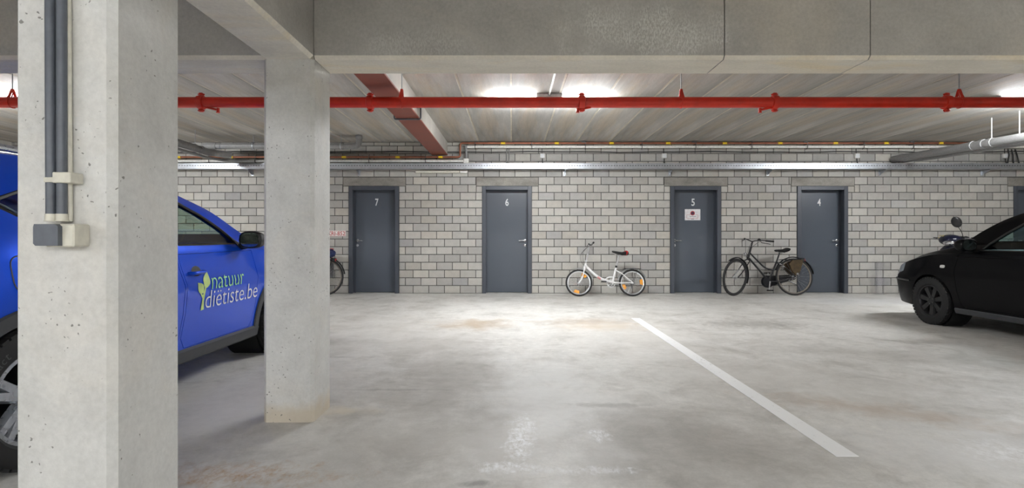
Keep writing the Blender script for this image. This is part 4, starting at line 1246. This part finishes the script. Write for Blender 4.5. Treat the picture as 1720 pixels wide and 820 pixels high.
class Body:
    def __init__(s, S):
        s.S = S
        s.c = {k: curve(S[k]) for k in ('zb', 'w', 'zbelt', 'zroof', 'wroof', 'crown')}
        s.y0, s.y1 = S['w'][0][0], S['w'][-1][0]
    def sec(s, y, ins=0.0, zb=None, dz=0.0):
        c = s.c
        z0 = c['zb'](y) if zb is None else zb
        w = c['w'](y) - ins; zt = c['zroof'](y) - dz; cr = c['crown'](y)
        ze = zt - cr
        zbl = min(c['zbelt'](y), ze - .008)
        wr = min(c['wroof'](y) - ins * .8, w - .02)
        bw = w - s.S.get('tuck', .035)
        ws = w - s.S.get('sill_in', .05)
        out = [(0, z0), (ws * .5, z0), (ws * .93, z0), (ws * .985, z0 + .015), (ws, z0 + .045)]
        za = z0 + .045
        n = 9
        for i in range(1, n + 1):
            t = i / n
            # sill -> widest (at two thirds) -> belt
            if t < .67: x = ws + (w - ws) * (t / .667) ** .8
            else: x = w + (bw - w) * (t - .667) / .333
            out.append((x, za + (zbl - za) * t))
        n = 6
        for i in range(1, n + 1):
            t = i / n
            x = bw - .012 + (wr - bw + .012) * t; bul = .012 * math.sin(PI * t)
            out.append((x + bul * (ze - zbl) / .4, zbl + (ze - zbl) * t))
        n = 7
        for i in range(1, n + 1):
            t = i / n
            out.append((wr * math.cos(t * PI / 2) ** .75 if i < n else 0.0, ze + cr * math.sin(t * PI / 2) ** .9))
        return out
    def stations(s, a, b, step=.06):
        n = max(2, int(round((b - a) / step)))
        ys = [a + (b - a) * i / n for i in range(n + 1)]
        extra = []
        for e, sg in ((s.y0, 1), (s.y1, -1)):
            for d in (.005, .015, .03, .05, .08, .11):
                y = e + sg * d
                if a < y < b: extra.append(y)
        return sorted(set(round(y, 5) for y in ys + extra))
    def loft(s, a, b, ins=0.0, zb=None, dz=0.0, step=.06):
        ys = s.stations(a, b, step); mb = MB(); vs = []; fs = []
        half = len(s.sec(0)); ring = 2 * half - 2
        for y in ys:
            sc_ = s.sec(y, ins, zb, dz)
            pts = sc_ + [(-x, z) for x, z in sc_[-2:0:-1]]
            vs += [(x, y, z) for x, z in pts]
        for i in range(len(ys) - 1):
            for k in range(ring):
                fs.append((i * ring + k, i * ring + (k + 1) % ring, (i + 1) * ring + (k + 1) % ring, (i + 1) * ring + k))
        for base, rev in ((0, False), ((len(ys) - 1) * ring, True)):       # cap as strips across the section
            for k in range(half - 1):
                a_, b_ = base + k, base + k + 1
                c_, d_ = base + (ring - k) % ring, base + (ring - k - 1) % ring
                q = [a_, b_, d_, c_]
                q = [v for j, v in enumerate(q) if v not in q[:j]]
                if len(q) > 2: fs.append(tuple(q))
        return mb.add(vs, fs).mesh('loft')
    def hw(s, y, z):
        p = s.sec(y)
        best = 0.0
        for (x0, z0), (x1, z1) in zip(p[3:], p[4:]):
            if min(z0, z1) - 1e-9 <= z <= max(z0, z1) + 1e-9 and abs(z1 - z0) > 1e-9:
                best = max(best, x0 + (x1 - x0) * (z - z0) / (z1 - z0))
        return best
    def patch(s, a, b, k0, k1, off, mirror=False, both=False, step=.05):
        "strip of the surface between section points k0..k1, moved by off towards the inside"
        ys = s.stations(a, b, step); vs = []; fs = []
        for y in ys:
            p = s.sec(y)
            row = []
            for k in range(k0, k1 + 1):
                x, z = p[k]
                xa, za = p[max(k - 1, 0)]; xb, zb_ = p[min(k + 1, len(p) - 1)]
                tx, tz = xb - xa, zb_ - za; L = math.hypot(tx, tz) or 1
                row.append((x - tz / L * off, z + tx / L * off))
            if both: row = row + [(-x, z) for x, z in row[-2::-1]]
            vs += [((-x if mirror else x), y, z) for x, z in row]
        n = len(vs) // len(ys)
        for i in range(len(ys) - 1):
            for k in range(n - 1):
                fs.append((i * n + k, i * n + k + 1, (i + 1) * n + k + 1, (i + 1) * n + k))
        return MB().add(vs, fs)

def shrink(poly, d):
    cx = sum(p[0] for p in poly) / len(poly); cy = sum(p[1] for p in poly) / len(poly)
    out = []
    for x, y in poly:
        L = math.hypot(x - cx, y - cy); k = (L - d) / L
        out.append((cx + (x - cx) * k, cy + (y - cy) * k))
    return out

def merge(mbs):
    m = MB()
    for b in mbs: m.add(b.v, b.f)
    return m

def car_wheel(root, name, c, side, r, rim_r, width, spokes, m_rim, twin=False):
    "c: hub centre on the tyre's mid plane, side: +1 faces +x"
    c = Vector(c); w = width / 2; ax = Vector((side, 0, 0))
    prof = [(rim_r, -w * .82), (rim_r + .02, -w), (r - .035, -w), (r - .012, -w * .9)]
    for g in (-.55, -.18, .18, .55):
        prof += [(r, (g - .12) * w), (r, (g + .0) * w), (r - .007, (g + .005) * w), (r - .007, (g + .06) * w), (r, (g + .065) * w)]
    prof += [(r - .012, w * .9), (r - .035, w), (rim_r + .02, w), (rim_r, w * .82)]
    ty = obj(name, MB().lathe(prof, c, ax, 48, True), M['car_tyre'], root, 35)
    # tread blocks along the shoulders
    mb = MB(); n = 44
    for sd in (-1, 1):
        for k in range(n):
            t = 2 * PI * (k + .5 * (sd > 0)) / n
            u = Vector((0, math.cos(t), math.sin(t))); v = Vector((0, -math.sin(t), math.cos(t)))
            q = c + ax * (sd * w * .80) + u * (r - .006)
            hx, hv, hu = ax * (w * .14), v * (r * PI / n * .72), u * .007
            vs = [q + hx * i + hv * j + hu * l for l in (-1, 1) for j in (-1, 1) for i in (-1, 1)]
            mb.add(vs, [(0, 2, 3, 1), (4, 5, 7, 6), (0, 1, 5, 4), (2, 6, 7, 3), (0, 4, 6, 2), (1, 3, 7, 5)])
    tag(obj('tread', mb, M['car_tyre'], ty, None), kind='stuff')
    rm = MB().lathe([(rim_r + .004, w * .86), (rim_r - .012, w * .88), (rim_r - .022, w * .70), (rim_r - .028, -w * .6), (rim_r + .004, -w * .8)], c, ax, 40, cap=False)
    f0 = w * .52
    for k in range(spokes):
        t0 = 2 * PI * k / spokes + .2
        for dt in ((-.16, .16) if twin else (0.0,)):
            t = t0 + dt
            u = Vector((0, math.cos(t), math.sin(t))); u2 = Vector((0, math.cos(t0 + dt * .9), math.sin(t0 + dt * .9))); v = Vector((0, -math.sin(t), math.cos(t)))
            b0, b1 = (.020, .016) if twin else (.020, .030)
            i0 = c + ax * (f0 + .012) + u2 * .035; i1 = c + ax * (f0 + .022) + u * (rim_r - .016)
            vs = [i0 - v * b0, i0 + v * b0, i1 + v * b1, i1 - v * b1]
            vs += [p - ax * .03 + v * (.012 if j in (1, 2) else -.012) for j, p in enumerate(vs)]
            rm.add(vs, [(0, 1, 2, 3), (4, 5, 6, 7), (0, 1, 5, 4), (1, 2, 6, 5), (2, 3, 7, 6), (3, 0, 4, 7)])
    rm.lathe([(.058, f0 - .02), (.056, f0 + .016), (.03, f0 + .022), (0, f0 + .022)], c, ax, 20)
    ro = obj('rim', rm, m_rim, ty, 35)
    obj('brake_disc', MB().lathe([(.0, 0), (rim_r * .72, 0), (rim_r * .72, .02), (.0, .02)], c + ax * (f0 - .07), ax, 28), M['trim'], ty)
    obj('inner_barrel', MB().lathe([(rim_r - .03, -w * .5), (.001, -w * .5)], c, ax, 28), M['liner'], ty)
    mb = MB()
    for k in range(5):
        t = 2 * PI * k / 5
        p = c + Vector((0, math.cos(t) * .04, math.sin(t) * .04))
        mb.lathe([(.008, f0 + .014), (.008, f0 + .026), (0, f0 + .028)], p, ax, 8)
    obj('wheel_bolt', mb, M['galv_dark'], ro, None)
    return ty

def build_car(S, name, label, loc):
    root = thing(name, label, 'car', loc)
    B = Body(S)
    shell = B.loft(B.y0, B.y1)
    # cabin
    cav = B.loft(S['cabin'][0], S['cabin'][1], .045, .34, .04, .1)
    shell = bool_mesh(shell, cav, 'DIFFERENCE')
    # wheel arches
    r_a = S['arch']
    cut = MB()
    for hy in S['hubs']:
        for sd in (-1, 1): cut.lathe([(r_a, .0), (r_a, .75)], (sd * .52, hy, S['hub_z']), (sd, 0, 0), 40)
    shell = bool_mesh(shell, cut.mesh('arches'), 'DIFFERENCE')
    # window openings
    wn = MB()
    for poly in S['windows']: wn.prism(poly, -1.4, 1.4, 'yz')
    shell = bool_mesh(shell, wn.mesh('windows'), 'DIFFERENCE')
    for poly, ya, yb_ in S['screens']:
        shell = bool_mesh(shell, MB().prism(poly, ya, yb_, 'xz').mesh('screen'), 'DIFFERENCE')
    # doors cut out of the shell with a real gap
    doors = []
    for poly in S['doors']:
        for sd in (-1, 1):
            doors.append((poly, sd))
    allp = MB()
    for poly, sd in doors: allp.prism(poly, *sorted((sd * .55, sd * 1.2)), 'yz')
    dm = []
    for poly, sd in doors:
        pr = MB().prism(shrink(poly, .005), *sorted((sd * (B.hw(-1.0, .6) - .085), sd * 1.2)), 'yz').mesh('d')
        dm.append((bool_mesh(shell, pr, 'INTERSECT'), sd, poly))
    core = shell
    shell = bool_mesh(shell, allp.mesh('doors'), 'DIFFERENCE')
    def fin(me, nm, mats, par, ang=28):
        me.materials.clear(); shade(me, ang)
        return link(nm, me, mats, par)
    body = fin(shell, 'body', S['paint'], root)
    # dark inner sill behind the door gaps
    for poly, sd in doors:
        q = shrink(poly, -.02)
        xx = B.hw(-1.0, .6) - .10
        obj('door_jamb', MB().prism(q, *sorted((sd * (xx - .02), sd * xx)), 'yz'), M['trim'], root, None)
    dobjs = []
    for me, sd, poly in dm:
        dobjs.append((fin(me, 'door', S['paint'], root), sd, poly))
    # glass
    k_belt, k_edge = 13, 19
    for (ya, yb_) in S['glass_y']:
        for mir in (False, True):
            obj('side_window', B.patch(ya, yb_, k_belt, k_edge, .020, mir), S['glass'], root)
    obj('windscreen', B.patch(*S['ws_y'], k_edge - 1, k_edge + 7, .014, both=True), S['glass'], root)
    obj('rear_window', B.patch(*S['rw_y'], k_edge - 1, k_edge + 7, .014, both=True), S['glass'], root)
    # window rubber along the belt
    for mir in (-1, 1):
        for poly in S['windows']:
            n = len(poly); pts = []
            for i in range(n):
                (a0, b0), (a1, b1) = poly[i], poly[(i + 1) % n]
                for t in (0, .25, .5, .75): pts.append((a0 + (a1 - a0) * t, b0 + (b1 - b0) * t))
            mb = MB().tube([(mir * (B.hw(y, z) - .008), y, z) for y, z in pts], .011, 6, closed=True)
            obj('window_seal', mb, M['trim'], root)
    # wheel wells
    for hy in S['hubs']:
        for sd in (-1, 1):
            mb = MB().lathe([(.10, .0), (r_a - .004, .0), (r_a - .004, S['well'])], (sd * .525, hy, S['hub_z']), (sd, 0, 0), 40, cap=False)
            o = obj('wheel_well', mb, M['liner'], root)
    for hy in S['hubs']:
        for sd in (-1, 1):
            nm = 'front_wheel' if hy == 0 else 'rear_wheel'
            car_wheel(root, nm, (sd * (S['track'] - S['tw'] / 2), hy, S['hub_z']), sd, S['tyre_r'], S['rim_r'], S['tw'], S['spokes'], S['rim_mat'], S.get('twin', False))
    # mirrors
    for sd in (-1, 1):
        my, mz = S['mirror']
        x0 = B.hw(my, mz - .05)
        vs = []; fs = []; K = 16; lay = [(-.055, .80, .95), (-.045, .97, 1.0), (0, 1.0, .98), (.04, .92, .86), (.075, .70, .62), (.095, .35, .32)]
        for (dy, sx, sz) in lay:
            for k in range(K):
                t = 2 * PI * k / K
                cx_ = math.copysign(abs(math.cos(t)) ** .7, math.cos(t)); cz_ = math.copysign(abs(math.sin(t)) ** .7, math.sin(t))
                vs.append((sd * (x0 + .125 + cx_ * .098 * sx), my + dy, mz + cz_ * .072 * sz))
        for i in range(len(lay) - 1):
            for k in range(K): fs.append((i * K + k, i * K + (k + 1) % K, (i + 1) * K + (k + 1) % K, (i + 1) * K + k))
        fs += [tuple(range(K))[::-1], tuple(range((len(lay) - 1) * K, len(lay) * K))]
        mo = obj('wing_mirror', MB().add(vs, fs), S['mirror_mat'], root)
        obj('mirror_arm', MB().tube([(sd * (x0 - .03), my + .03, mz - .06), (sd * (x0 + .06), my + .02, mz - .055)], [.032, .024], 10), M['trim'], mo)
        g = [(sd * (x0 + .125 + math.copysign(abs(math.cos(t)) ** .7, math.cos(t)) * .076), my - .0565, mz + math.copysign(abs(math.sin(t)) ** .7, math.sin(t)) * .058) for t in [2 * PI * k / 20 for k in range(20)]]
        g2 = [(x, y - .003, z) for x, y, z in g]
        obj('mirror_glass', MB().add(g + g2, [tuple(range(20)), tuple(range(20, 40))] + [(i, (i + 1) % 20, 20 + (i + 1) % 20, 20 + i) for i in range(20)]), M['mirror'], mo, None)
        # black sail panel where the mirror sits
        if 'sail' in S:
            pts = S['sail']
            v0 = [(sd * (B.hw(y, z) + .004), y, z) for y, z in pts]; v1 = [(x - sd * .03, y, z) for x, y, z in v0]
            n = len(pts)
            obj('mirror_base', MB().add(v0 + v1, [tuple(range(n)), tuple(range(n, 2 * n))] + [(i, (i + 1) % n, n + (i + 1) % n, n + i) for i in range(n)]), M['trim'], root, None)
    # door handles
    for o, sd, poly in dobjs:
        hy = S['handles'][S['doors'].index(poly)]
        if hy is None: continue
        y0, z0 = hy
        x = B.hw(y0, z0)
        obj('handle', MB().tube(rpath([(sd * (x - .004), y0 - .095, z0), (sd * (x + .03), y0 - .075, z0), (sd * (x + .032), y0 + .06, z0 + .004), (sd * (x - .004), y0 + .085, z0 + .006)], .03), [.011] * 1 + [.013] * 12 + [.011], 10), S['paint'], o)
        vs = []
        n = 20
        for k in range(n):
            t = 2 * PI * k / n
            yy, zz = y0 + .055 * math.cos(t), z0 + .012 + .036 * math.sin(t)
            vs.append((sd * (B.hw(yy, zz) + .002), yy, zz))
        obj('handle_recess', MB().add(vs, [tuple(range(n))]), M['trim'], o, None)
    # lamps, grille, plates
    for mir in (False, True):
        obj('headlamp', B.patch(S['head_y'][0], S['head_y'][1], 11, 17, -.004, mir, step=.03), M['lamp_glass'], root)
        obj('tail_lamp', B.patch(S['tail_y'][0], S['tail_y'][1], 9, 13, -.004, mir, step=.03), M['tail_red'], root)
    yn = B.y1
    obj('grille', MB().cbox(-.36, .36, yn - .05, yn + .012, .50, .60, .01), M['trim'], root, None)
    obj('bumper_grille', MB().cbox(-.42, .42, yn - .12, yn + .008, .34, .42, .01), M['trim'], root, None)
    # interior
    fl = obj('cabin_floor', MB().box(-.70, .70, S['cabin'][0] + .1, S['cabin'][1], .345, .37), M['interior'], root, None)
    dy = S['dash_y']; dzt = S['dash_z']
    dpoly = [(dy + .10, .45), (dy, .62), (dy - .04, dzt - .10), (dy + .04, dzt), (dy + .28, dzt + .015), (S['cabin'][1] - .01, dzt + .01), (S['cabin'][1] - .01, .45)]
    obj('dashboard', MB().prism(dpoly, -.70, .70, 'yz'), M['dash'], root, None)
    sx = -.36; sy = dy - .20; sz = dzt - .03
    tilt = Vector((0, -math.cos(math.radians(25)), math.sin(math.radians(25))))
    a1 = Vector((1, 0, 0)); a2 = tilt.cross(a1)
    sw = obj('steering_wheel', MB().tube([Vector((sx, sy, sz)) + (a1 * math.cos(t) + a2 * math.sin(t)) * .18 for t in [2 * PI * k / 24 for k in range(24)]], .015, 8, closed=True), M['trim'], root)
    mb = MB().lathe([(.06, -.03), (.06, .01), (0, .02)], (sx, sy, sz), tilt, 16)
    for t in (0, PI, -PI / 2): mb.tube([Vector((sx, sy, sz)), Vector((sx, sy, sz)) + (a1 * math.cos(t) + a2 * math.sin(t)) * .17], .014, 6)
    mb.tube([Vector((sx, sy, sz)), Vector((sx, sy, sz)) - tilt * .25], .03, 8)
    obj('wheel_hub', mb, M['dash'], sw)
    for x in (-.36, .36):
        y = dy - .62
        st_ = obj('seat', MB().cbox(x - .24, x + .24, y - .30, y + .22, .45, .60, .05), M['interior'], root, None)
        mb = MB().cbox(-.23, .23, -.06, .06, 0, .58, .045).xf(Matrix.Translation((x, y - .28, .55)) @ Matrix.Rotation(math.radians(17), 4, 'X'))
        obj('seat_back', mb, M['interior'], st_, None)
        mb = MB().cbox(-.13, .13, -.045, .045, .61, .77, .03).cyl((-.05, 0, .55), (-.05, 0, .62), .007, 6).cyl((.05, 0, .55), (.05, 0, .62), .007, 6).xf(Matrix.Translation((x, y - .28, .55)) @ Matrix.Rotation(math.radians(17), 4, 'X'))
        obj('headrest', mb, M['interior'], st_, None)
    y = dy - 1.45
    st_ = obj('rear_seat', MB().cbox(-.62, .62, y - .25, y + .22, .45, .60, .05), M['interior'], root, None)
    obj('rear_seat_back', MB().cbox(-.62, .62, -.06, .06, 0, .48, .045).xf(Matrix.Translation((0, y - .22, .55)) @ Matrix.Rotation(math.radians(18), 4, 'X')), M['interior'], st_, None)
    return root, B, dobjs, body

def on_side(me, B, y0, z0, sd, off=.004, cut=.02):
    "lay flat lettering (x right, y up) on the car's side"
    bm = bmesh.new(); bm.from_mesh(me)
    long = [e for e in bm.edges if e.calc_length() > .03]
    if long: bmesh.ops.subdivide_edges(bm, edges=long, cuts=3)
    bmesh.ops.triangulate(bm, faces=bm.faces)
    for v in bm.verts:
        y = y0 + sd * v.co.x; z = z0 + v.co.y
        v.co = (sd * (B.hw(y, z) + off), y, z)
    bm.to_mesh(me); bm.free()
    return me

def ring_trim(B, hy, hz, r0, r1, a0, a1, sd, off):
    vs = []; fs = []; n = 28
    for i in range(n + 1):
        t = a0 + (a1 - a0) * i / n
        for (r, o) in ((r0, -.05), (r0, off), (r1 - .008, off), (r1, off * .2)):
            y, z = hy + math.cos(t) * r, hz + math.sin(t) * r
            vs.append((sd * (B.hw(y, max(z, B.c['zb'](y) + .06)) + o), y, z))
    for i in range(n):
        for k in range(3): fs.append((i * 4 + k, i * 4 + k + 1, i * 4 + 5 + k, i * 4 + 4 + k))
    return MB().add(vs, fs)

def side_strip(B, ya, yb_, prof, sd, step=.06):
    "prof: (dz above underside, outward offset)"
    n = int((yb_ - ya) / step) + 1; vs = []; fs = []; m = len(prof)
    for i in range(n + 1):
        y = ya + (yb_ - ya) * i / n; zb = B.c['zb'](y)
        for dz, o in prof:
            vs.append((sd * (B.hw(y, zb + max(dz, .02)) + o), y, zb + dz))
    for i in range(n):
        for k in range(m - 1): fs.append((i * m + k, i * m + k + 1, (i + 1) * m + k + 1, (i + 1) * m + k))
    return MB().add(vs, fs)

# ---------------- blue hatchback
BLUE = dict(
    zb=[(-3.35, .40), (-3.2, .30), (-2.9, .23), (-2, .21), (0, .21), (.5, .24), (.72, .28), (.83, .34)],
    w=[(-3.35, .58), (-3.32, .68), (-3.22, .78), (-3.0, .85), (-2.6, .885), (-1.3, .885), (0, .885), (.35, .865), (.58, .79), (.74, .68), (.83, .50)],
    zbelt=[(-3.35, .78), (-3.30, .93), (-3.1, 1.04), (-2.4, 1.03), (-1.4, .985), (-.4, .965), (0, .95), (.4, .87), (.65, .77), (.78, .66), (.83, .56)],
    zroof=[(-3.35, .82), (-3.30, .98), (-3.2, 1.18), (-3.0, 1.42), (-2.85, 1.49), (-2.3, 1.525), (-1.7, 1.51), (-1.4, 1.475), (-1.15, 1.415), (-.81, 1.305), (-.41, 1.13), (-.15, 1.045), (.0, 1.015), (.4, .94), (.65, .83), (.78, .70), (.83, .59)],
    wroof=[(-3.35, .50), (-3.2, .60), (-2.8, .62), (-1.7, .63), (-1.15, .64), (-.81, .69), (-.41, .74), (-.15, .77), (0, .76), (.4, .71), (.65, .60), (.78, .50), (.83, .38)],
    crown=[(-3.35, .02), (-3.2, .05), (-2.8, .06), (-1.6, .06), (-1.15, .045), (-.8, .035), (-.3, .03), (0, .03), (.6, .03), (.83, .015)],
    sill_in=.05, tuck=.055,
    cabin=(-3.05, -.22), arch=.355, hubs=(0, -2.6), hub_z=.325, tyre_r=.325, rim_r=.212, tw=.205, track=.89, well=.29, spokes=5, twin=True, rim_mat=M['alloy'],
    windows=[[(-.60, 1.015), (-.78, 1.13), (-1.0, 1.245), (-1.25, 1.335), (-1.43, 1.375), (-1.43, 1.012)],
             [(-1.53, 1.015), (-1.53, 1.39), (-1.9, 1.415), (-2.25, 1.38), (-2.62, 1.25), (-2.66, 1.21), (-2.35, 1.06)]],
    screens=[([(-.66, 1.10), (.66, 1.10), (.55, 1.405), (-.55, 1.405)], -1.25, .3), ([(-.52, 1.10), (.52, 1.10), (.50, 1.36), (-.50, 1.36)], -3.6, -2.95)],
    doors=[[(-.44, .96), (-.42, .75), (-.43, .50), (-.47, .36), (-.52, .305), (-1.42, .305), (-1.47, .38), (-1.44, .55), (-1.44, .72), (-1.47, .86), (-1.475, .955)],
           [(-1.495, .96), (-1.49, .86), (-1.46, .72), (-1.46, .55), (-1.49, .38), (-1.52, .305), (-2.02, .305), (-2.16, .45), (-2.25, .68), (-2.30, .90), (-2.32, .99)]],
    handles=[(-1.31, .82), (-2.16, .88)],
    glass_y=[(-1.46, -.45), (-2.75, -1.5)], ws_y=(-1.3, -.2), rw_y=(-3.22, -2.92),
    mirror=(-.62, 1.05), mirror_mat=M['trim'], sail=[(-.44, .99), (-.62, .99), (-.70, 1.075), (-.60, 1.035)],
    head_y=(.42, .74), tail_y=(-3.30, -3.02), dash_y=-.72, dash_z=.955, paint=M['car_blue'], glass=M['glass'])
car1, B1, doors1, body1 = build_car(BLUE, 'car', 'blue hatchback with green and white lettering on its door, behind the near column', (-3.1, 5.10, 0))
for sd in (-1, 1):
    for hy in (0, -2.6):
        a0 = -.18 if hy == 0 else -.1
        obj('arch_trim', ring_trim(B1, hy, .325, .355, .425, a0, PI - a0, sd, .014), M['cladding'], car1)
    obj('sill_trim', side_strip(B1, -2.24, -.36, [(-.012, -.10), (-.012, .0), (.005, .022), (.075, .022), (.09, .0)], sd), M['cladding'], car1)
    obj('roof_rail', MB().tube(rpath([(sd * .60, -.0 - 1.45, 1.445), (sd * .61, -1.6, 1.50), (sd * .61, -2.6, 1.51), (sd * .60, -2.85, 1.44)], .12), .017, 8), M['alloy'], car1)
d_right = [o for o, sd, p in doors1 if sd > 0 and p is BLUE['doors'][0]][0]
for txt, y0, z0, fw, fh_, m, bold in (('natuur', -1.145, .687, .475, None, M['green_print'], -.008), ('diëtiste.be', -1.215, .553, .79, None, M['white_print'], -.008)):
    me = text_mesh(txt, fit_w=fw, fit_h={'natuur': .098, 'diëtiste.be': .128}[txt], bold=bold)
    link('lettering', on_side(me, B1, y0, z0, 1), m, d_right)
def leafpoly(base, tip, wd, n=8):
    b, t = Vector(base), Vector(tip); d = t - b; nn = Vector((-d.y, d.x)) / d.length
    out = []
    for i in range(n + 1): s = i / n; out.append(b + d * s + nn * wd * math.sin(PI * s ** .8))
    for i in range(n - 1, 0, -1): s = i / n; out.append(b + d * s - nn * wd * math.sin(PI * s ** .8))
    return [(p.x, p.y) for p in out]
for k, poly in enumerate((leafpoly((.115, .155), (.16, .275), .043), leafpoly((.098, .125), (.022, .205), .034), [(.078, 0), (.118, .004), (.112, .07), (.128, .165), (.112, .165), (.092, .11), (.062, .135), (.058, .125), (.09, .085)])):
    me = MB().add([(x, y, 0) for x, y in poly], [tuple(range(len(poly)))]).mesh('leaf_emblem', False)
    link('leaf_emblem', on_side(me, B1, -1.345, .545, 1, .0035), M['leaf_print'], d_right)
# fuel flap outline and tyre lettering on the rear wheel
pts = []
for t in [2 * PI * k / 28 for k in range(28)]:
    cx_ = math.copysign(abs(math.cos(t)) ** .5, math.cos(t)); cz_ = math.copysign(abs(math.sin(t)) ** .5, math.sin(t))
    y, z = -2.60 + .095 * cx_, .90 + .085 * cz_
    pts.append((B1.hw(y, z) + .0, y, z))
obj('fuel_flap_gap', MB().tube(pts, .003, 6, closed=True), M['trim'], car1)
rw = [o for o in car1.children if o.name.startswith('rear_wheel') and sum(v.co.x for v in o.data.vertices) > 0][0]
hx, hy, hz = .89 + .0005, -2.6, .325
for word, mid in (('EcoContact', math.radians(150)), ('EcoContact', math.radians(-30))):
    mbw = MB()
    for i, chh in enumerate(word):
        me = text_mesh(chh, fit_h=.032 if chh.isupper() or chh in 't' else .024)
        w_ = max(v.co.x for v in me.vertices)
        t = mid - (i - 4.5) * .098
        u = Vector((0, math.cos(t), math.sin(t))); v_ = Vector((0, math.sin(t), -math.cos(t)))
        vs = [Vector((hx, hy, hz)) + u * (.248 + v.co.y) + v_ * (v.co.x - w_ / 2) for v in me.vertices]
        mbw.add(vs, [tuple(p.vertices) for p in me.polygons]); D.meshes.remove(me)
    obj('tyre_lettering', mbw, M['tyre_print'], rw, None)
for mir in (False, True):
    obj('rear_bumper_trim', B1.patch(-3.335, -3.02, 2, 6, -.006, mir, step=.03), M['cladding'], car1)
    obj('front_bumper_trim', B1.patch(.40, .815, 2, 5, -.006, mir, step=.03), M['cladding'], car1)
obj('number_plate', MB().cbox(-.26, .26, -3.365, -3.34, .62, .73, .004), M['plate_white'], car1, None)

# ---------------- black hatchback
BLACK = dict(
    zb=[(-3.2, .36), (-3.05, .28), (-2.8, .20), (-2, .19), (0, .19), (.5, .19), (.75, .20), (.90, .24)],
    w=[(-3.2, .58), (-3.17, .66), (-3.08, .74), (-2.9, .80), (-2.5, .825), (-1.3, .825), (0, .825), (.35, .81), (.60, .745), (.76, .67), (.86, .57), (.90, .44)],
    zbelt=[(-3.2, .70), (-3.15, .82), (-3.0, .94), (-2.4, .93), (-1.4, .90), (-.5, .885), (-.06, .865), (.28, .80), (.6, .715), (.75, .65), (.86, .57), (.90, .50)],
    zroof=[(-3.2, .75), (-3.15, .90), (-3.05, 1.08), (-2.9, 1.28), (-2.7, 1.40), (-2.2, 1.455), (-1.6, 1.45), (-1.25, 1.42), (-.97, 1.35), (-.79, 1.285), (-.57, 1.165), (-.41, 1.06), (-.25, .985), (-.06, .945), (.28, .875), (.6, .775), (.75, .69), (.86, .60), (.90, .53)],
    wroof=[(-3.2, .48), (-3.05, .54), (-2.7, .58), (-1.7, .585), (-1.25, .60), (-.97, .61), (-.79, .63), (-.57, .67), (-.41, .70), (-.25, .715), (-.06, .71), (.28, .68), (.6, .59), (.76, .52), (.86, .44), (.90, .34)],
    crown=[(-3.2, .02), (-3.05, .05), (-2.7, .055), (-1.6, .055), (-1.1, .04), (-.7, .035), (-.3, .03), (0, .028), (.6, .028), (.90, .015)],
    sill_in=.05, tuck=.045,
    cabin=(-2.9, -.40), arch=.325, hubs=(0, -2.46), hub_z=.292, tyre_r=.292, rim_r=.19, tw=.185, track=.82, well=.24, spokes=7, rim_mat=M['alloy_black'],
    windows=[[(-.66, .925), (-.74, 1.0), (-.90, 1.115), (-1.10, 1.235), (-1.30, 1.315), (-1.62, 1.345), (-1.62, .925)],
             [(-1.70, .925), (-1.70, 1.345), (-2.1, 1.335), (-2.4, 1.25), (-2.55, 1.10), (-2.45, .965)]],
    screens=[([(-.60, 1.03), (.60, 1.03), (.50, 1.345), (-.50, 1.345)], -1.2, .2), ([(-.47, 1.02), (.47, 1.02), (.46, 1.28), (-.46, 1.28)], -3.4, -2.75)],
    doors=[[(-.39, .87), (-.375, .70), (-.39, .45), (-.43, .30), (-.47, .265), (-1.60, .265), (-1.64, .32), (-1.66, .60), (-1.68, .88)],
           [(-1.70, .885), (-1.68, .60), (-1.66, .32), (-1.69, .265), (-2.02, .265), (-2.12, .42), (-2.24, .62), (-2.32, .89)]],
    handles=[(-1.50, .76), (-2.16, .78)],
    glass_y=[(-1.66, -.48), (-2.62, -1.68)], ws_y=(-1.24, -.34), rw_y=(-3.1, -2.72),
    mirror=(-.60, .985), mirror_mat=M['car_black'], sail=[(-.46, .905), (-.64, .905), (-.73, .99), (-.60, .985)],
    head_y=(.50, .80), tail_y=(-3.16, -2.95), dash_y=-.92, dash_z=.92, paint=M['car_black'], glass=M['glass_teal'])
car2, B2, doors2, body2 = build_car(BLACK, 'car', 'black hatchback parked at the right edge beside the scooter', (5.97, 6.62, 0))
for sd in (-1, 1):
    # side repeater lamp on the wing, sill moulding, bumper crease
    vs = []; n = 16
    for k in range(n):
        t = 2 * PI * k / n
        y, z = -.20 + .036 * math.copysign(abs(math.cos(t)) ** .6, math.cos(t)), .725 + .018 * math.copysign(abs(math.sin(t)) ** .6, math.sin(t))
        vs.append((sd * (B2.hw(y, z) + .004), y, z))
    vs2 = [(x - sd * .01, y, z) for x, y, z in vs]
    obj('side_repeater', MB().add(vs + vs2, [tuple(range(n)), tuple(range(n, 2 * n))] + [(i, (i + 1) % n, n + (i + 1) % n, n + i) for i in range(n)]), M['lamp_white'], car2, None)
    obj('sill_trim', side_strip(B2, -2.12, -.34, [(-.006, -.08), (-.006, .0), (.004, .010), (.05, .010), (.06, .0)], sd), M['cladding'], car2)
    pts = [(sd * (B2.hw(y, .52 - .02 * (y > .6)) + .002), y, .52) for y in [.34 + .5 * i / 14 for i in range(15)]]
    obj('bumper_strip', MB().tube(pts, .012, 6), M['trim'], car2)
    obj('fender_crease', MB().tube([(sd * (B2.hw(y, .868 - .02) + .0), y, .846) for y in [-2.2 + 1.85 * i / 24 for i in range(25)]], .006, 6), M['car_black'], car2)
obj('number_plate', MB().cbox(-.26, .26, .895, .925, .42, .53, .004), M['plate_white'], car2, None)
